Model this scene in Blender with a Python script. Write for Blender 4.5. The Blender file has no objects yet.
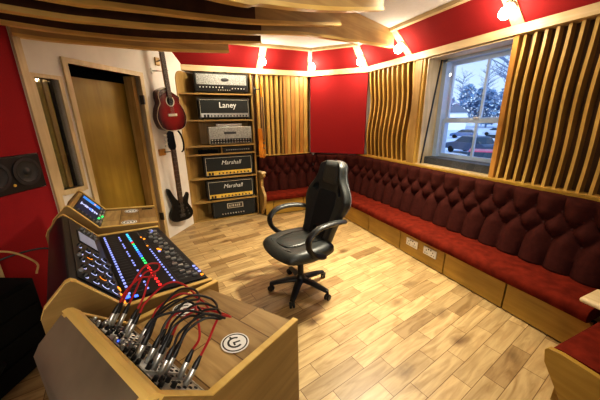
import bpy, bmesh, math, random
from mathutils import Vector, Matrix
random.seed(7)
S = bpy.context.scene
COL = S.collection
PI = math.pi
sin, cos, rad = math.sin, math.cos, math.radians

# ------------------------------------------------------------------ materials
def newmat(name):
    m = bpy.data.materials.new(name); m.use_nodes = True
    nt = m.node_tree; b = nt.nodes['Principled BSDF']
    return m, nt, b

def rgb(c): return (c[0], c[1], c[2], 1.0)

def plain(name, c, rough=0.5, metal=0.0, noise=0.12, nscale=30.0, bump=0.0, coat=0.0, sheen=0.0, spec=0.5):
    m, nt, b = newmat(name)
    tc = nt.nodes.new('ShaderNodeTexCoord')
    n = nt.nodes.new('ShaderNodeTexNoise'); n.inputs['Scale'].default_value = nscale; n.inputs['Detail'].default_value = 3
    nt.links.new(tc.outputs['Object'], n.inputs['Vector'])
    r = nt.nodes.new('ShaderNodeValToRGB')
    r.color_ramp.elements[0].position = 0.3; r.color_ramp.elements[1].position = 0.7
    r.color_ramp.elements[0].color = rgb([x*(1-noise) for x in c]); r.color_ramp.elements[1].color = rgb([min(1, x*(1+noise)) for x in c])
    nt.links.new(n.outputs['Fac'], r.inputs['Fac']); nt.links.new(r.outputs['Color'], b.inputs['Base Color'])
    b.inputs['Roughness'].default_value = rough; b.inputs['Metallic'].default_value = metal
    b.inputs['Specular IOR Level'].default_value = spec
    if coat: b.inputs['Coat Weight'].default_value = coat
    if sheen:
        b.inputs['Sheen Weight'].default_value = sheen; b.inputs['Sheen Tint'].default_value = rgb([min(1, x*2+.1) for x in c])
    if bump:
        bp = nt.nodes.new('ShaderNodeBump'); bp.inputs['Strength'].default_value = bump; bp.inputs['Distance'].default_value = 0.004
        nt.links.new(n.outputs['Fac'], bp.inputs['Height']); nt.links.new(bp.outputs['Normal'], b.inputs['Normal'])
    return m

def wood(name, c1, c2, axis='X', scale=1.0, rough=0.45, coat=0.0, knots=True):
    m, nt, b = newmat(name)
    tc = nt.nodes.new('ShaderNodeTexCoord'); mp = nt.nodes.new('ShaderNodeMapping')
    s = {'X': (1.2, 14, 14), 'Y': (14, 1.2, 14), 'Z': (14, 14, 1.2)}[axis]
    mp.inputs['Scale'].default_value = [k*scale for k in s]
    nt.links.new(tc.outputs['Object'], mp.inputs['Vector'])
    n = nt.nodes.new('ShaderNodeTexNoise'); n.inputs['Scale'].default_value = 1.6; n.inputs['Detail'].default_value = 6; n.inputs['Distortion'].default_value = 0.8
    nt.links.new(mp.outputs['Vector'], n.inputs['Vector'])
    r = nt.nodes.new('ShaderNodeValToRGB'); r.color_ramp.elements[0].position = 0.3; r.color_ramp.elements[1].position = 0.72
    r.color_ramp.elements[0].color = rgb(c1); r.color_ramp.elements[1].color = rgb(c2)
    nt.links.new(n.outputs['Fac'], r.inputs['Fac'])
    n2 = nt.nodes.new('ShaderNodeTexNoise'); n2.inputs['Scale'].default_value = 3.0; n2.inputs['Detail'].default_value = 2
    nt.links.new(tc.outputs['Object'], n2.inputs['Vector'])
    r2 = nt.nodes.new('ShaderNodeValToRGB'); r2.color_ramp.elements[0].position = 0.3; r2.color_ramp.elements[1].position = 0.7
    r2.color_ramp.elements[0].color = (.78, .76, .72, 1); r2.color_ramp.elements[1].color = (1.08, 1.06, 1.04, 1)
    nt.links.new(n2.outputs['Fac'], r2.inputs['Fac'])
    mx = nt.nodes.new('ShaderNodeMix'); mx.data_type = 'RGBA'; mx.blend_type = 'MULTIPLY'; mx.inputs[0].default_value = 1.0
    nt.links.new(r.outputs['Color'], mx.inputs[6]); nt.links.new(r2.outputs['Color'], mx.inputs[7])
    nt.links.new(mx.outputs[2], b.inputs['Base Color'])
    b.inputs['Roughness'].default_value = rough
    if coat: b.inputs['Coat Weight'].default_value = coat
    return m

def planks(name, rot, length, width, base, dark, knot=True, rough=0.38, loc=(0, 0, 0)):
    m, nt, b = newmat(name)
    L = nt.links.new
    tc = nt.nodes.new('ShaderNodeTexCoord'); mp = nt.nodes.new('ShaderNodeMapping')
    mp.inputs['Rotation'].default_value = (0, 0, rot); mp.inputs['Location'].default_value = loc
    L(tc.outputs['Object'], mp.inputs['Vector'])
    def brick(c1, c2, mort, msize):
        br = nt.nodes.new('ShaderNodeTexBrick')
        br.inputs['Scale'].default_value = 1.0; br.inputs['Brick Width'].default_value = length; br.inputs['Row Height'].default_value = width
        br.inputs['Mortar Size'].default_value = msize; br.inputs['Mortar Smooth'].default_value = 0.2; br.inputs['Bias'].default_value = 0.0
        br.offset = 0.37; br.offset_frequency = 2; br.squash = 1.0
        br.inputs['Color1'].default_value = c1; br.inputs['Color2'].default_value = c2; br.inputs['Mortar'].default_value = mort
        L(mp.outputs['Vector'], br.inputs['Vector']); return br
    b1 = brick((0, 0, 0, 1), (1, 1, 1, 1), (0.5, 0.5, 0.5, 1), 0.0)
    tone = nt.nodes.new('ShaderNodeValToRGB')
    els = tone.color_ramp.elements
    els[0].position = 0.0; els[0].color = rgb(dark); els[1].position = 1.0; els[1].color = rgb([min(1, x*1.12) for x in base])
    e = els.new(0.3); e.color = rgb([x*.88 for x in base])
    e = els.new(0.65); e.color = rgb(base)
    L(b1.outputs['Color'], tone.inputs['Fac'])
    # grain, stretched along the plank and shifted per plank
    mp2 = nt.nodes.new('ShaderNodeMapping'); mp2.inputs['Scale'].default_value = (2.2, 16, 1)
    ad = nt.nodes.new('ShaderNodeVectorMath'); ad.operation = 'MULTIPLY_ADD'; ad.inputs[1].default_value = (7.3, 3.1, 0)
    L(b1.outputs['Color'], ad.inputs[0]); L(mp.outputs['Vector'], ad.inputs[2]); L(ad.outputs['Vector'], mp2.inputs['Vector'])
    n = nt.nodes.new('ShaderNodeTexNoise'); n.inputs['Scale'].default_value = 1.5; n.inputs['Detail'].default_value = 6; n.inputs['Distortion'].default_value = 1.2
    L(mp2.outputs['Vector'], n.inputs['Vector'])
    gr = nt.nodes.new('ShaderNodeValToRGB'); gr.color_ramp.elements[0].position = 0.28; gr.color_ramp.elements[1].position = 0.62
    gr.color_ramp.elements[0].color = (.58, .5, .4, 1); gr.color_ramp.elements[1].color = (1.04, 1.03, 1.02, 1)
    L(n.outputs['Fac'], gr.inputs['Fac'])
    mx = nt.nodes.new('ShaderNodeMix'); mx.data_type = 'RGBA'; mx.blend_type = 'MULTIPLY'; mx.inputs[0].default_value = 0.9
    L(tone.outputs['Color'], mx.inputs[6]); L(gr.outputs['Color'], mx.inputs[7])
    out = mx.outputs[2]
    if knot:
        mp3 = nt.nodes.new('ShaderNodeMapping'); mp3.inputs['Scale'].default_value = (2.3, 4.2, 1); mp3.inputs['Rotation'].default_value = (0, 0, 0)
        L(mp.outputs['Vector'], mp3.inputs['Vector'])
        v = nt.nodes.new('ShaderNodeTexVoronoi'); v.inputs['Scale'].default_value = 1.0; v.inputs['Randomness'].default_value = 1.0
        nd = nt.nodes.new('ShaderNodeTexNoise'); nd.inputs['Scale'].default_value = 9; nd.inputs['Detail'].default_value = 3
        L(mp.outputs['Vector'], nd.inputs['Vector'])
        va = nt.nodes.new('ShaderNodeVectorMath'); va.operation = 'MULTIPLY_ADD'; va.inputs[1].default_value = (.25, .25, 0)
        L(nd.outputs['Color'], va.inputs[0]); L(mp3.outputs['Vector'], va.inputs[2]); L(va.outputs['Vector'], v.inputs['Vector'])
        kr = nt.nodes.new('ShaderNodeValToRGB')
        kr.color_ramp.elements[0].position = 0.03; kr.color_ramp.elements[0].color = (.2, .13, .08, 1)
        kr.color_ramp.elements[1].position = 0.26; kr.color_ramp.elements[1].color = (1, 1, 1, 1)
        L(v.outputs['Distance'], kr.inputs['Fac'])
        m2 = nt.nodes.new('ShaderNodeMix'); m2.data_type = 'RGBA'; m2.blend_type = 'MULTIPLY'; m2.inputs[0].default_value = 0.9
        L(out, m2.inputs[6]); L(kr.outputs['Color'], m2.inputs[7]); out = m2.outputs[2]
    b2 = brick((1, 1, 1, 1), (1, 1, 1, 1), (.35, .27, .18, 1), 0.0022)
    m3 = nt.nodes.new('ShaderNodeMix'); m3.data_type = 'RGBA'; m3.blend_type = 'MULTIPLY'; m3.inputs[0].default_value = 1.0
    L(out, m3.inputs[6]); L(b2.outputs['Color'], m3.inputs[7])
    L(m3.outputs[2], b.inputs['Base Color'])
    b.inputs['Roughness'].default_value = rough
    return m

def emis(name, c, strength, rough=0.4):
    m, nt, b = newmat(name)
    b.inputs['Base Color'].default_value = rgb([x*.5 for x in c]); b.inputs['Emission Color'].default_value = rgb(c)
    b.inputs['Emission Strength'].default_value = strength; b.inputs['Roughness'].default_value = rough
    return m

M = {}
M['floor'] = planks('oak floor planks', rad(-11), 0.42, 0.115, (.52, .375, .185), (.28, .18, .08))
M['desk_planks'] = planks('desk top planks', rad(0), 0.30, 0.125, (.47, .32, .135), (.25, .15, .055), knot=False, rough=0.45)
M['wood_x'] = wood('light plywood x', (.36, .22, .065), (.52, .35, .13), 'X')
M['wood_y'] = wood('light plywood y', (.36, .22, .065), (.52, .35, .13), 'Y')
M['wood_z'] = wood('light plywood z', (.36, .22, .065), (.52, .35, .13), 'Z')
M['pale_x'] = wood('pale pine x', (.58, .44, .23), (.74, .60, .37), 'X')
M['pale_y'] = wood('pale pine y', (.58, .44, .23), (.74, .60, .37), 'Y')
M['pale_z'] = wood('pale pine z', (.58, .44, .23), (.74, .60, .37), 'Z')
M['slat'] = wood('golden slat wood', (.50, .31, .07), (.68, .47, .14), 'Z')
M['slat_shade'] = wood('shaded slat side', (.23, .115, .022), (.33, .18, .04), 'Z')  # darker copy of the slat wood for sides in shadow
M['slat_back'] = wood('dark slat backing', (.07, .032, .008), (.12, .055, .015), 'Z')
M['orange_wood'] = wood('orange ply', (.46, .22, .045), (.58, .30, .07), 'Z')
M['kick'] = wood('honey kick panel', (.34, .20, .03), (.46, .285, .055), 'Y', rough=0.35)
M['kick_x'] = wood('honey kick panel x', (.34, .20, .03), (.46, .285, .055), 'X', rough=0.35)
M['olive'] = plain('olive reflection panel', (.36, .29, .09), .6)
M['desk_side'] = wood('desk side ply', (.24, .145, .042), (.34, .215, .075), 'Y')
M['door'] = wood('mustard door veneer', (.26, .165, .019), (.35, .235, .034), 'Z', scale=.5, rough=0.5)
M['edge'] = wood('bright board edge', (.72, .48, .14), (.85, .62, .22), 'X')
M['fin'] = wood('birch ply baffle', (.43, .27, .10), (.60, .41, .17), 'X', rough=0.4)
M['fin_dark'] = plain('matte dark brown', (.075, .030, .012), 0.95, noise=.25, nscale=12)  # painted shade on the baffle boards; also colours the desk's lower back
M['plaster'] = plain('white plaster', (.78, .74, .68), 0.9, noise=.06, nscale=4, bump=.1)
M['ceil'] = plain('white ceiling paint', (.72, .70, .68), 0.9, noise=.03)
M['red_fab'] = plain('red stretched fabric', (.29, .017, .019), 0.9, noise=.10, nscale=220, spec=.2)
M['red_dark'] = plain('red wall cloth', (.31, .007, .012), 0.95, noise=.12, nscale=200)
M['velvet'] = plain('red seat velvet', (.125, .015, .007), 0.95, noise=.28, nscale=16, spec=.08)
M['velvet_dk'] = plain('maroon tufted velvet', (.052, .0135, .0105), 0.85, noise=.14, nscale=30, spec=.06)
M['button'] = plain('maroon button', (.05, .010, .008), 0.8)
M['black'] = plain('black plastic', (.012, .012, .013), 0.4)
M['black_matte'] = plain('black matte', (.006, .006, .006), 0.9, spec=.2)
M['cone'] = plain('dark paper cone', (.030, .030, .032), 0.5)
M['tolex'] = plain('black vinyl covering', (.014, .014, .013), 0.6, noise=.4, nscale=160, bump=.3)
M['grille'] = plain('black grille cloth', (.022, .024, .023), 0.85, noise=.4, nscale=250)
M['leather'] = plain('black leather', (.026, .029, .028), 0.42, noise=.3, nscale=90, bump=.15)
M['leather_lt'] = plain('charcoal leather', (.040, .044, .042), 0.45, noise=.3, nscale=90, bump=.15)
M['mesh_fab'] = plain('black mesh fabric', (.008, .008, .009), 0.9, noise=.4, nscale=300)
M['stitch'] = plain('grey piping', (.20, .21, .22), 0.6)
M['gold'] = plain('gold panel', (.78, .52, .09), 0.5)
M['silver'] = plain('silver metal', (.60, .60, .58), 0.32, metal=.8)
M['silver_mesh'] = plain('silver woven grille', (.34, .34, .32), 0.5, noise=.6, nscale=130)
M['chrome'] = plain('tread plate chrome', (.55, .54, .50), 0.3, metal=.6, noise=.5, nscale=70)
M['white'] = plain('white plastic', (.80, .80, .78), 0.5, noise=.02)
M['cream'] = plain('cream piping', (.62, .58, .48), 0.6)
M['steel_dk'] = plain('dark steel', (.08, .08, .085), 0.4, metal=.7)
M['grey'] = plain('grey panel', (.20, .205, .205), 0.5)
M['grey_sheen'] = plain('ply with grey sheen', (.19, .15, .095), 0.42, noise=.3, nscale=5)  # brown ply with its grey reflection mixed into the base colour
M['mixer_black'] = plain('mixer black enamel', (.014, .015, .018), 0.36, noise=.2, nscale=20)
M['mixer_deck'] = plain('mixer deck', (.007, .008, .011), 0.42)
M['fader_slot'] = plain('fader slot', (.10, .10, .11), 0.6)
M['led_white'] = emis('lit key white', (.32, .38, 1.0), .95)
M['led_pale'] = emis('pale lit ring', (.55, .60, 1.0), 1.0)
M['led_blue'] = emis('lit key blue', (.06, .15, 1.0), 2.2)
M['led_cyan'] = emis('lit key cyan', (.06, .50, .90), 1.5)
M['led_green'] = emis('lit key green', (.05, .85, .18), 1.3)
M['led_red'] = emis('lit key red', (1.0, .03, .03), 1.6)
M['led_orange'] = emis('lit key orange', (1.0, .30, .02), 1.5)
M['screen'] = emis('grey screen', (.30, .31, .40), .38)
M['screen_blue'] = emis('blue screen band', (.03, .20, .62), 1.0)
M['screen_navy'] = emis('navy screen', (.01, .015, .05), .5)
M['bulb'] = emis('frosted bulb', (1.0, .86, .62), 45)
M['red_cable'] = plain('red cable', (.42, .018, .022), 0.42)
M['black_cable'] = plain('black cable', (.013, .013, .014), 0.45)
M['maroon_gtr'] = None
M['rosewood'] = wood('rosewood', (.05, .024, .012), (.10, .05, .028), 'Z')
M['neck_wood'] = wood('neck maple', (.42, .25, .11), (.55, .36, .18), 'Z')
M['gloss_black'] = plain('gloss black', (.006, .006, .007), 0.35, spec=.25)
M['string'] = plain('string metal', (.45, .42, .36), 0.4, metal=.8)
M['orange_gtr'] = wood('orange lacquer', (.62, .20, .015), (.80, .32, .04), 'Z', rough=.2, coat=.5)
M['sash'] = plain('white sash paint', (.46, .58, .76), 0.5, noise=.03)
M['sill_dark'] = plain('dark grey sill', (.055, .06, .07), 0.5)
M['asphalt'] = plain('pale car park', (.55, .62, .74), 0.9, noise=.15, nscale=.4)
M['car_dark'] = plain('dark blue car paint', (.02, .035, .07), 0.3, coat=.5)
M['car_silver'] = plain('silver car paint', (.45, .50, .58), 0.3, coat=.5)
M['car_red'] = plain('red car paint', (.50, .04, .08), 0.3, coat=.5)
M['car_blue'] = plain('blue car paint', (.06, .12, .26), 0.3, coat=.5)
M['car_glass'] = plain('car glass', (.03, .045, .06), 0.1)
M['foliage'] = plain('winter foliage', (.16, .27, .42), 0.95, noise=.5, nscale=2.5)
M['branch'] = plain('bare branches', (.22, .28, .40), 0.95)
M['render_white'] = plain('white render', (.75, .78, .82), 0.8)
M['roof'] = plain('slate roof', (.16, .18, .22), 0.8)

# burst guitar top
def burst():
    m, nt, b = newmat('red burst lacquer')
    tc = nt.nodes.new('ShaderNodeTexCoord')
    mp = nt.nodes.new('ShaderNodeMapping'); mp.inputs['Location'].default_value = (0, 0, -.19*3.6); mp.inputs['Scale'].default_value = (4.6, 0, 3.6)
    nt.links.new(tc.outputs['Object'], mp.inputs['Vector'])
    g = nt.nodes.new('ShaderNodeTexGradient'); g.gradient_type = 'SPHERICAL'
    nt.links.new(mp.outputs['Vector'], g.inputs['Vector'])
    r = nt.nodes.new('ShaderNodeValToRGB'); r.color_ramp.elements[0].position = 0.12; r.color_ramp.elements[0].color = (.03, .004, .008, 1)
    r.color_ramp.elements[1].position = .6; r.color_ramp.elements[1].color = (.22, .010, .016, 1)
    nt.links.new(g.outputs['Fac'], r.inputs['Fac']); nt.links.new(r.outputs['Color'], b.inputs['Base Color'])
    b.inputs['Roughness'].default_value = .18; b.inputs['Coat Weight'].default_value = .6
    return m
M['burst'] = burst()
M['gtr_side'] = plain('dark red mahogany', (.07, .010, .009), .25, coat=.5)

def glassmat():
    m, nt, b = newmat('clear pane')
    out = nt.nodes['Material Output']
    t = nt.nodes.new('ShaderNodeBsdfTransparent'); t.inputs['Color'].default_value = (.96, .98, 1, 1)
    g = nt.nodes.new('ShaderNodeBsdfGlossy'); g.inputs['Roughness'].default_value = .02
    mx = nt.nodes.new('ShaderNodeMixShader'); mx.inputs['Fac'].default_value = .05
    nt.links.new(t.outputs[0], mx.inputs[1]); nt.links.new(g.outputs[0], mx.inputs[2]); nt.links.new(mx.outputs[0], out.inputs['Surface'])
    return m
M['glass'] = glassmat()

# ------------------------------------------------------------------ mesh helpers
class MB:
    def __init__(s): s.v = []; s.f = []
    def add(s, verts, faces, mat=None):
        o = len(s.v)
        for p in verts:
            p = Vector(p)
            s.v.append(tuple(mat @ p) if mat else tuple(p))
        for f in faces: s.f.append([i+o for i in f])
        return s
    def box(s, a, b, mat=None):
        (x0, y0, z0), (x1, y1, z1) = a, b
        vs = [(x0, y0, z0), (x1, y0, z0), (x1, y1, z0), (x0, y1, z0), (x0, y0, z1), (x1, y0, z1), (x1, y1, z1), (x0, y1, z1)]
        return s.add(vs, [(0, 3, 2, 1), (4, 5, 6, 7), (0, 1, 5, 4), (1, 2, 6, 5), (2, 3, 7, 6), (3, 0, 4, 7)], mat)
    def cbox(s, c, d, mat=None):
        return s.box([c[i]-d[i]/2 for i in range(3)], [c[i]+d[i]/2 for i in range(3)], mat)
    def slatprism(s, pts, fn, t0, t1): return s.prism(pts, fn, t0, t1)
    def prism(s, pts, fn, t0, t1, mat=None):
        """pts: 2D outline; fn(a,b,t)->3D"""
        n = len(pts)
        vs = [fn(a, b, t0) for a, b in pts]+[fn(a, b, t1) for a, b in pts]
        fs = [tuple(range(n))[::-1], tuple(range(n, 2*n))]+[(i, (i+1) % n, n+(i+1) % n, n+i) for i in range(n)]
        return s.add(vs, fs, mat)
    def tube(s, path, r, n=8, mat=None, cap=True, flat=None):
        P = [Vector(p) for p in path]; k = len(P)
        rs = r if isinstance(r, (list, tuple)) else [r]*k
        T = []
        for i in range(k):
            t = (P[min(i+1, k-1)]-P[max(i-1, 0)])
            T.append(t.normalized() if t.length > 1e-9 else Vector((0, 0, 1)))
        up = Vector((0, 0, 1)) if abs(T[0].z) < .9 else Vector((1, 0, 0))
        A = T[0].cross(up).normalized()
        vs = []
        for i in range(k):
            A = (A-T[i]*A.dot(T[i])).normalized(); B = T[i].cross(A)
            for j in range(n):
                q = 2*PI*j/n
                fa, fb = (flat if flat else (1, 1))
                vs.append(P[i]+A*cos(q)*rs[i]*fa+B*sin(q)*rs[i]*fb)
        fs = []
        for i in range(k-1):
            for j in range(n):
                a = i*n+j; b = i*n+(j+1) % n; fs.append((a, b, b+n, a+n))
        if cap: fs.append(tuple(range(n))[::-1]); fs.append(tuple(range((k-1)*n, k*n)))
        return s.add(vs, fs, mat)
    def lathe(s, prof, n=20, mat=None, cap=True):
        """prof: (r,z) list, about local z"""
        k = len(prof); vs = []
        for r, z in prof:
            for j in range(n): vs.append((r*cos(2*PI*j/n), r*sin(2*PI*j/n), z))
        fs = []
        for i in range(k-1):
            for j in range(n):
                a = i*n+j; b = i*n+(j+1) % n; fs.append((a, b, b+n, a+n))
        if cap: fs.append(tuple(range(n))[::-1]); fs.append(tuple(range((k-1)*n, k*n)))
        return s.add(vs, fs, mat)
    def ring(s, r0, r1, h, a0=0, a1=2*PI, n=40, mat=None):
        full = abs(a1-a0-2*PI) < 1e-6; m = n if full else n+1
        vs = []
        for i in range(m):
            q = a0+(a1-a0)*i/n
            for r in (r0, r1):
                for z in (0, h): vs.append((r*cos(q), r*sin(q), z))
        fs = []
        for i in range(n):
            a = 4*i; b = 4*((i+1) % m)
            fs += [(a+1, a+3, b+3, b+1), (a, b, b+2, a+2), (a, a+1, b+1, b), (a+2, b+2, b+3, a+3)]
        if not full:
            fs += [(0, 2, 3, 1), (4*n, 4*n+1, 4*n+3, 4*n+2)]
        return s.add(vs, fs, mat)
    def build(s, name, mat, parent=None, smooth=False, bevel=0, seg=2, subsurf=0, ang=40):
        me = bpy.data.meshes.new(name); me.from_pydata([tuple(v) for v in s.v], [], s.f)
        bm = bmesh.new(); bm.from_mesh(me); bmesh.ops.recalc_face_normals(bm, faces=bm.faces); bm.to_mesh(me); bm.free()
        me.materials.append(mat)
        o = bpy.data.objects.new(name, me); COL.objects.link(o)
        if parent is not None: o.parent = parent
        if smooth or bevel:
            for p in me.polygons: p.use_smooth = True
            if not subsurf:
                try: me.set_sharp_from_angle(angle=rad(ang))
                except Exception: pass
        if bevel:
            b = o.modifiers.new('bevel', 'BEVEL'); b.width = bevel; b.segments = seg; b.limit_method = 'ANGLE'; b.angle_limit = rad(35)
            try: b.harden_normals = False
            except Exception: pass
        if subsurf:
            q = o.modifiers.new('sub', 'SUBSURF'); q.levels = subsurf; q.render_levels = subsurf
        return o

def tag(o, label, cat=None, group=None, kind=None):
    if label: o['label'] = label
    if cat: o['category'] = cat
    if group: o['group'] = group
    if kind: o['kind'] = kind
    return o

def thing(name, label, cat, loc=(0, 0, 0), rz=0.0, group=None, mat=None):
    o = bpy.data.objects.new(name, None); COL.objects.link(o); o.empty_display_size = .1
    if mat is not None: o.matrix_world = mat
    else: o.location = loc; o.rotation_euler = (0, 0, rz)
    return tag(o, label, cat, group)

def struct(name, mb, mat, **k):
    o = mb.build(name, mat, **k); o['kind'] = 'structure'; return o

def frame(o, x, y, z):
    m = Matrix.Identity(4)
    for i, a in enumerate((x, y, z)):
        for j in range(3): m[j][i] = a[j]
    for j in range(3): m[j][3] = o[j]
    return m

def text(name, body, size, mat, parent, loc, rot, extrude=.001, shear=0, bold=0):
    cu = bpy.data.curves.new(name, 'FONT'); cu.body = body; cu.size = size; cu.align_x = 'CENTER'; cu.align_y = 'CENTER'
    cu.extrude = extrude; cu.shear = shear; cu.offset = bold; cu.resolution_u = 3
    t = bpy.data.objects.new('tmp_'+name, cu); COL.objects.link(t)
    bpy.context.view_layer.update()
    dg = bpy.context.evaluated_depsgraph_get()
    me = bpy.data.meshes.new_from_object(t.evaluated_get(dg)); me.name = name
    bpy.data.objects.remove(t); bpy.data.curves.remove(cu)
    me.materials.clear(); me.materials.append(mat)
    o = bpy.data.objects.new(name, me); COL.objects.link(o); o.parent = parent; o.location = loc; o.rotation_euler = rot
    return o

def catmull(pts, n=8):
    P = [Vector(p) for p in pts]; P = [P[0]*2-P[1]]+P+[P[-1]*2-P[-2]]
    out = []
    for i in range(1, len(P)-2):
        for k in range(n):
            t = k/n; a, b, c, d = P[i-1:i+3]
            out.append(.5*((2*b)+(c-a)*t+(2*a-5*b+4*c-d)*t*t+(3*b-a-3*c+d)*t**3))
    out.append(P[-2]); return out

# ------------------------------------------------------------------ camera
H = 1.55; F = 273.8; PITCH = rad(16.58); ROLL = rad(.79); YAW = rad(23.12)
fw0 = Vector((sin(YAW), cos(YAW), 0)); rt = Vector((cos(YAW), -sin(YAW), 0)); zz = Vector((0, 0, 1))
fwd = fw0*cos(PITCH)-zz*sin(PITCH); upv = fw0*sin(PITCH)+zz*cos(PITCH)
Rv = rt*cos(ROLL)-upv*sin(ROLL); Uv = rt*sin(ROLL)+upv*cos(ROLL)
cam = bpy.data.cameras.new('camera'); cam.sensor_width = 36; cam.sensor_fit = 'HORIZONTAL'; cam.lens = F/600*36; cam.clip_start = .02; cam.clip_end = 500
co = bpy.data.objects.new('camera', cam); COL.objects.link(co); co.matrix_world = frame((0, 0, H), Rv, Uv, -fwd); S.camera = co

# ------------------------------------------------------------------ room shell
CEIL = 2.56
XR = 2.90      # right wall plane (behind slats); slat fronts at 2.80
YB = 4.62      # back wall plane; slat fronts at 4.50
P0 = Vector((-.177, 4.031, 0)); yl = rad(36.2); dL = Vector((sin(yl), cos(yl), 0)); nL = Vector((dL.y, -dL.x, 0))   # door wall
yr = rad(25.5); dF = Vector((sin(yr), cos(yr), 0)); nF = Vector((dF.y, -dF.x, 0))                                   # red front wall
def LW(t, z, off=0): return P0+dL*t+nL*off+Vector((0, 0, z))
CORN = LW(-1.45, 0)
def FW(s, z, off=0): return CORN-dF*s+nF*off+Vector((0, 0, z))

struct('floor', MB().box((-3.2, -1.9, -.06), (3.3, 5.6, 0)), M['floor'])
struct('ceiling', MB().box((-3.2, -1.9, CEIL), (3.3, 5.6, CEIL+.06)), M['ceil'])
# right wall with window opening
WY0, WY1, WZ0, WZ1 = 1.70, 2.66, .97, 2.21
w = MB(); x0, x1 = XR, 3.22
w.box((x0, -1.9, 0), (x1, WY0, CEIL)); w.box((x0, WY1, 0), (x1, 5.4, CEIL)); w.box((x0, WY0, 0), (x1, WY1, WZ0)); w.box((x0, WY0, WZ1), (x1, WY1, CEIL))
struct('wall_right', w, M['plaster'])
struct('wall_back', MB().box((-.2, 4.72, 0), (3.3, 4.84, CEIL)), M['orange_wood'])
# corner wall behind the diagonal red panel
c0 = Vector((2.13, 4.5, 0)); c1 = Vector((2.8, 3.79, 0)); cd = (c1-c0).normalized(); cn = Vector((cd.y, -cd.x, 0))   # cn points into the room?
if cn.dot(Vector((-1, -1, 0))) < 0: cn = -cn
CL = (c1-c0).length
w = MB(); m = frame(c0, cd, -cn, zz)
w.box((-.05, .10, 0), (CL+.05, .15, CEIL), m); struct('wall_corner', w, M['plaster'])
# door wall with door and window openings
def lwbox(mb, t0, t1, z0, z1, o0, o1):
    mb.add([LW(t, z, o) for z in (z0, z1) for t, o in ((t0, o0), (t1, o0), (t1, o1), (t0, o1))],
           [(0, 3, 2, 1), (4, 5, 6, 7), (0, 1, 5, 4), (1, 2, 6, 5), (2, 3, 7, 6), (3, 0, 4, 7)]); return mb
DT0, DT1, DZ = -1.075, -.27, 2.03
NT0, NT1, NZ0, NZ1 = -1.365, -1.185, .98, 1.885
w = MB()
for a in ((-1.62, NT0, 0, CEIL), (NT0, NT1, 0, NZ0), (NT0, NT1, NZ1, CEIL), (NT1, DT0, 0, CEIL), (DT0, DT1, DZ, CEIL), (DT1, .90, 0, CEIL)):
    lwbox(w, *a, -.16, 0)
struct('wall_left', w, M['plaster'])
# casing strip between red wall and window
struct('trim_1', lwbox(MB(), -1.445, -1.395, 0, 2.5, .0, .022), M['pale_z'])
# narrow interior window
w = MB()
for a in ((NT0-.03, NT0, NZ0-.04, NZ1+.03), (NT1, NT1+.03, NZ0-.04, NZ1+.03), (NT0, NT1, NZ1, NZ1+.03), (NT0, NT1, NZ0-.045, NZ0)): lwbox(w, *a, -.085, .018)
wf = struct('window_2', w, M['pale_z'])
g = lwbox(MB(), NT0+.002, NT1-.002, NZ0, NZ1, -.03, -.027).build('pane', M['glass'], wf)
lwbox(MB(), NT0+.095, NT0+.125, NZ0, NZ1, -.066, -.045).build('glazing_bar', M['wood_z'], wf)
lwbox(MB(), NT1-.03, NT1-.004, NZ0, NZ1, -.066, -.055).build('gasket', M['black'], wf)
lwbox(MB(), NT0-.03, NT1+.03, NZ0-.045, NZ1+.03, -.080, -.068).build('reflection_panel', M['olive'], wf)  # flat olive panel painted for the reflection in the glass
# door
w = MB()
for a in ((DT0-.045, DT0, 0, DZ+.045), (DT1, DT1+.05, 0, DZ+.045), (DT0, DT1, DZ, DZ+.045)): lwbox(w, *a, -.16, .02)
df = struct('door_1', w, M['pale_z'])
lwbox(MB(), DT0-.35, DT1+.75, 0, CEIL+.05, -.42, -.40).build('void_back', M['black_matte'], df)  # black panels paint the unlit void behind the door leaf
lwbox(MB(), DT1+.6, DT1+.62, 0, CEIL+.05, -.40, -.165).build('void_side', M['black_matte'], df)
lwbox(MB(), DT0-.35, DT1+.7, CEIL+.0, CEIL+.05, -.40, -.165).build('void_head', M['black_matte'], df)  # added to shut out sky above the door leaf
lf = lwbox(MB(), DT0-.02, DT1+.10, .01, DZ-.075, -.225, -.18).build('door_leaf', M['door'], df)
lwbox(MB(), DT1-.055, DT1-.002, 0, DZ, -.16, -.05).build('door_stop', M['wood_z'], df)
for z in (1.78, .35): lwbox(MB(), DT1-.004, DT1+.012, z-.05, z+.05, -.03, .024).build('hinge', M['steel_dk'], df)
# red front wall with monitor opening
def fwbox(mb, s0, s1, z0, z1, o0, o1):
    mb.add([FW(s, z, o) for z in (z0, z1) for s, o in ((s0, o0), (s1, o0), (s1, o1), (s0, o1))],
           [(0, 3, 2, 1), (4, 5, 6, 7), (0, 1, 5, 4), (1, 2, 6, 5), (2, 3, 7, 6), (3, 0, 4, 7)]); return mb
MS0, MS1, MZ0, MZ1 = .035, .50, 1.053, 1.314
w = MB()
for a in ((0, 3.4, 0, MZ0-.004), (0, 3.4, MZ1+.004, CEIL), (0, MS0-.004, MZ0-.004, MZ1+.004), (MS1+.004, 3.4, MZ0-.004, MZ1+.004)): fwbox(w, *a, -.10, 0)
struct('wall_front', w, M['red_dark'])
# rear of the room
w = MB(); w.box((-3.2, -1.9, 0), (3.3, -1.78, CEIL)); struct('wall_rear', w, M['plaster'])

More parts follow.
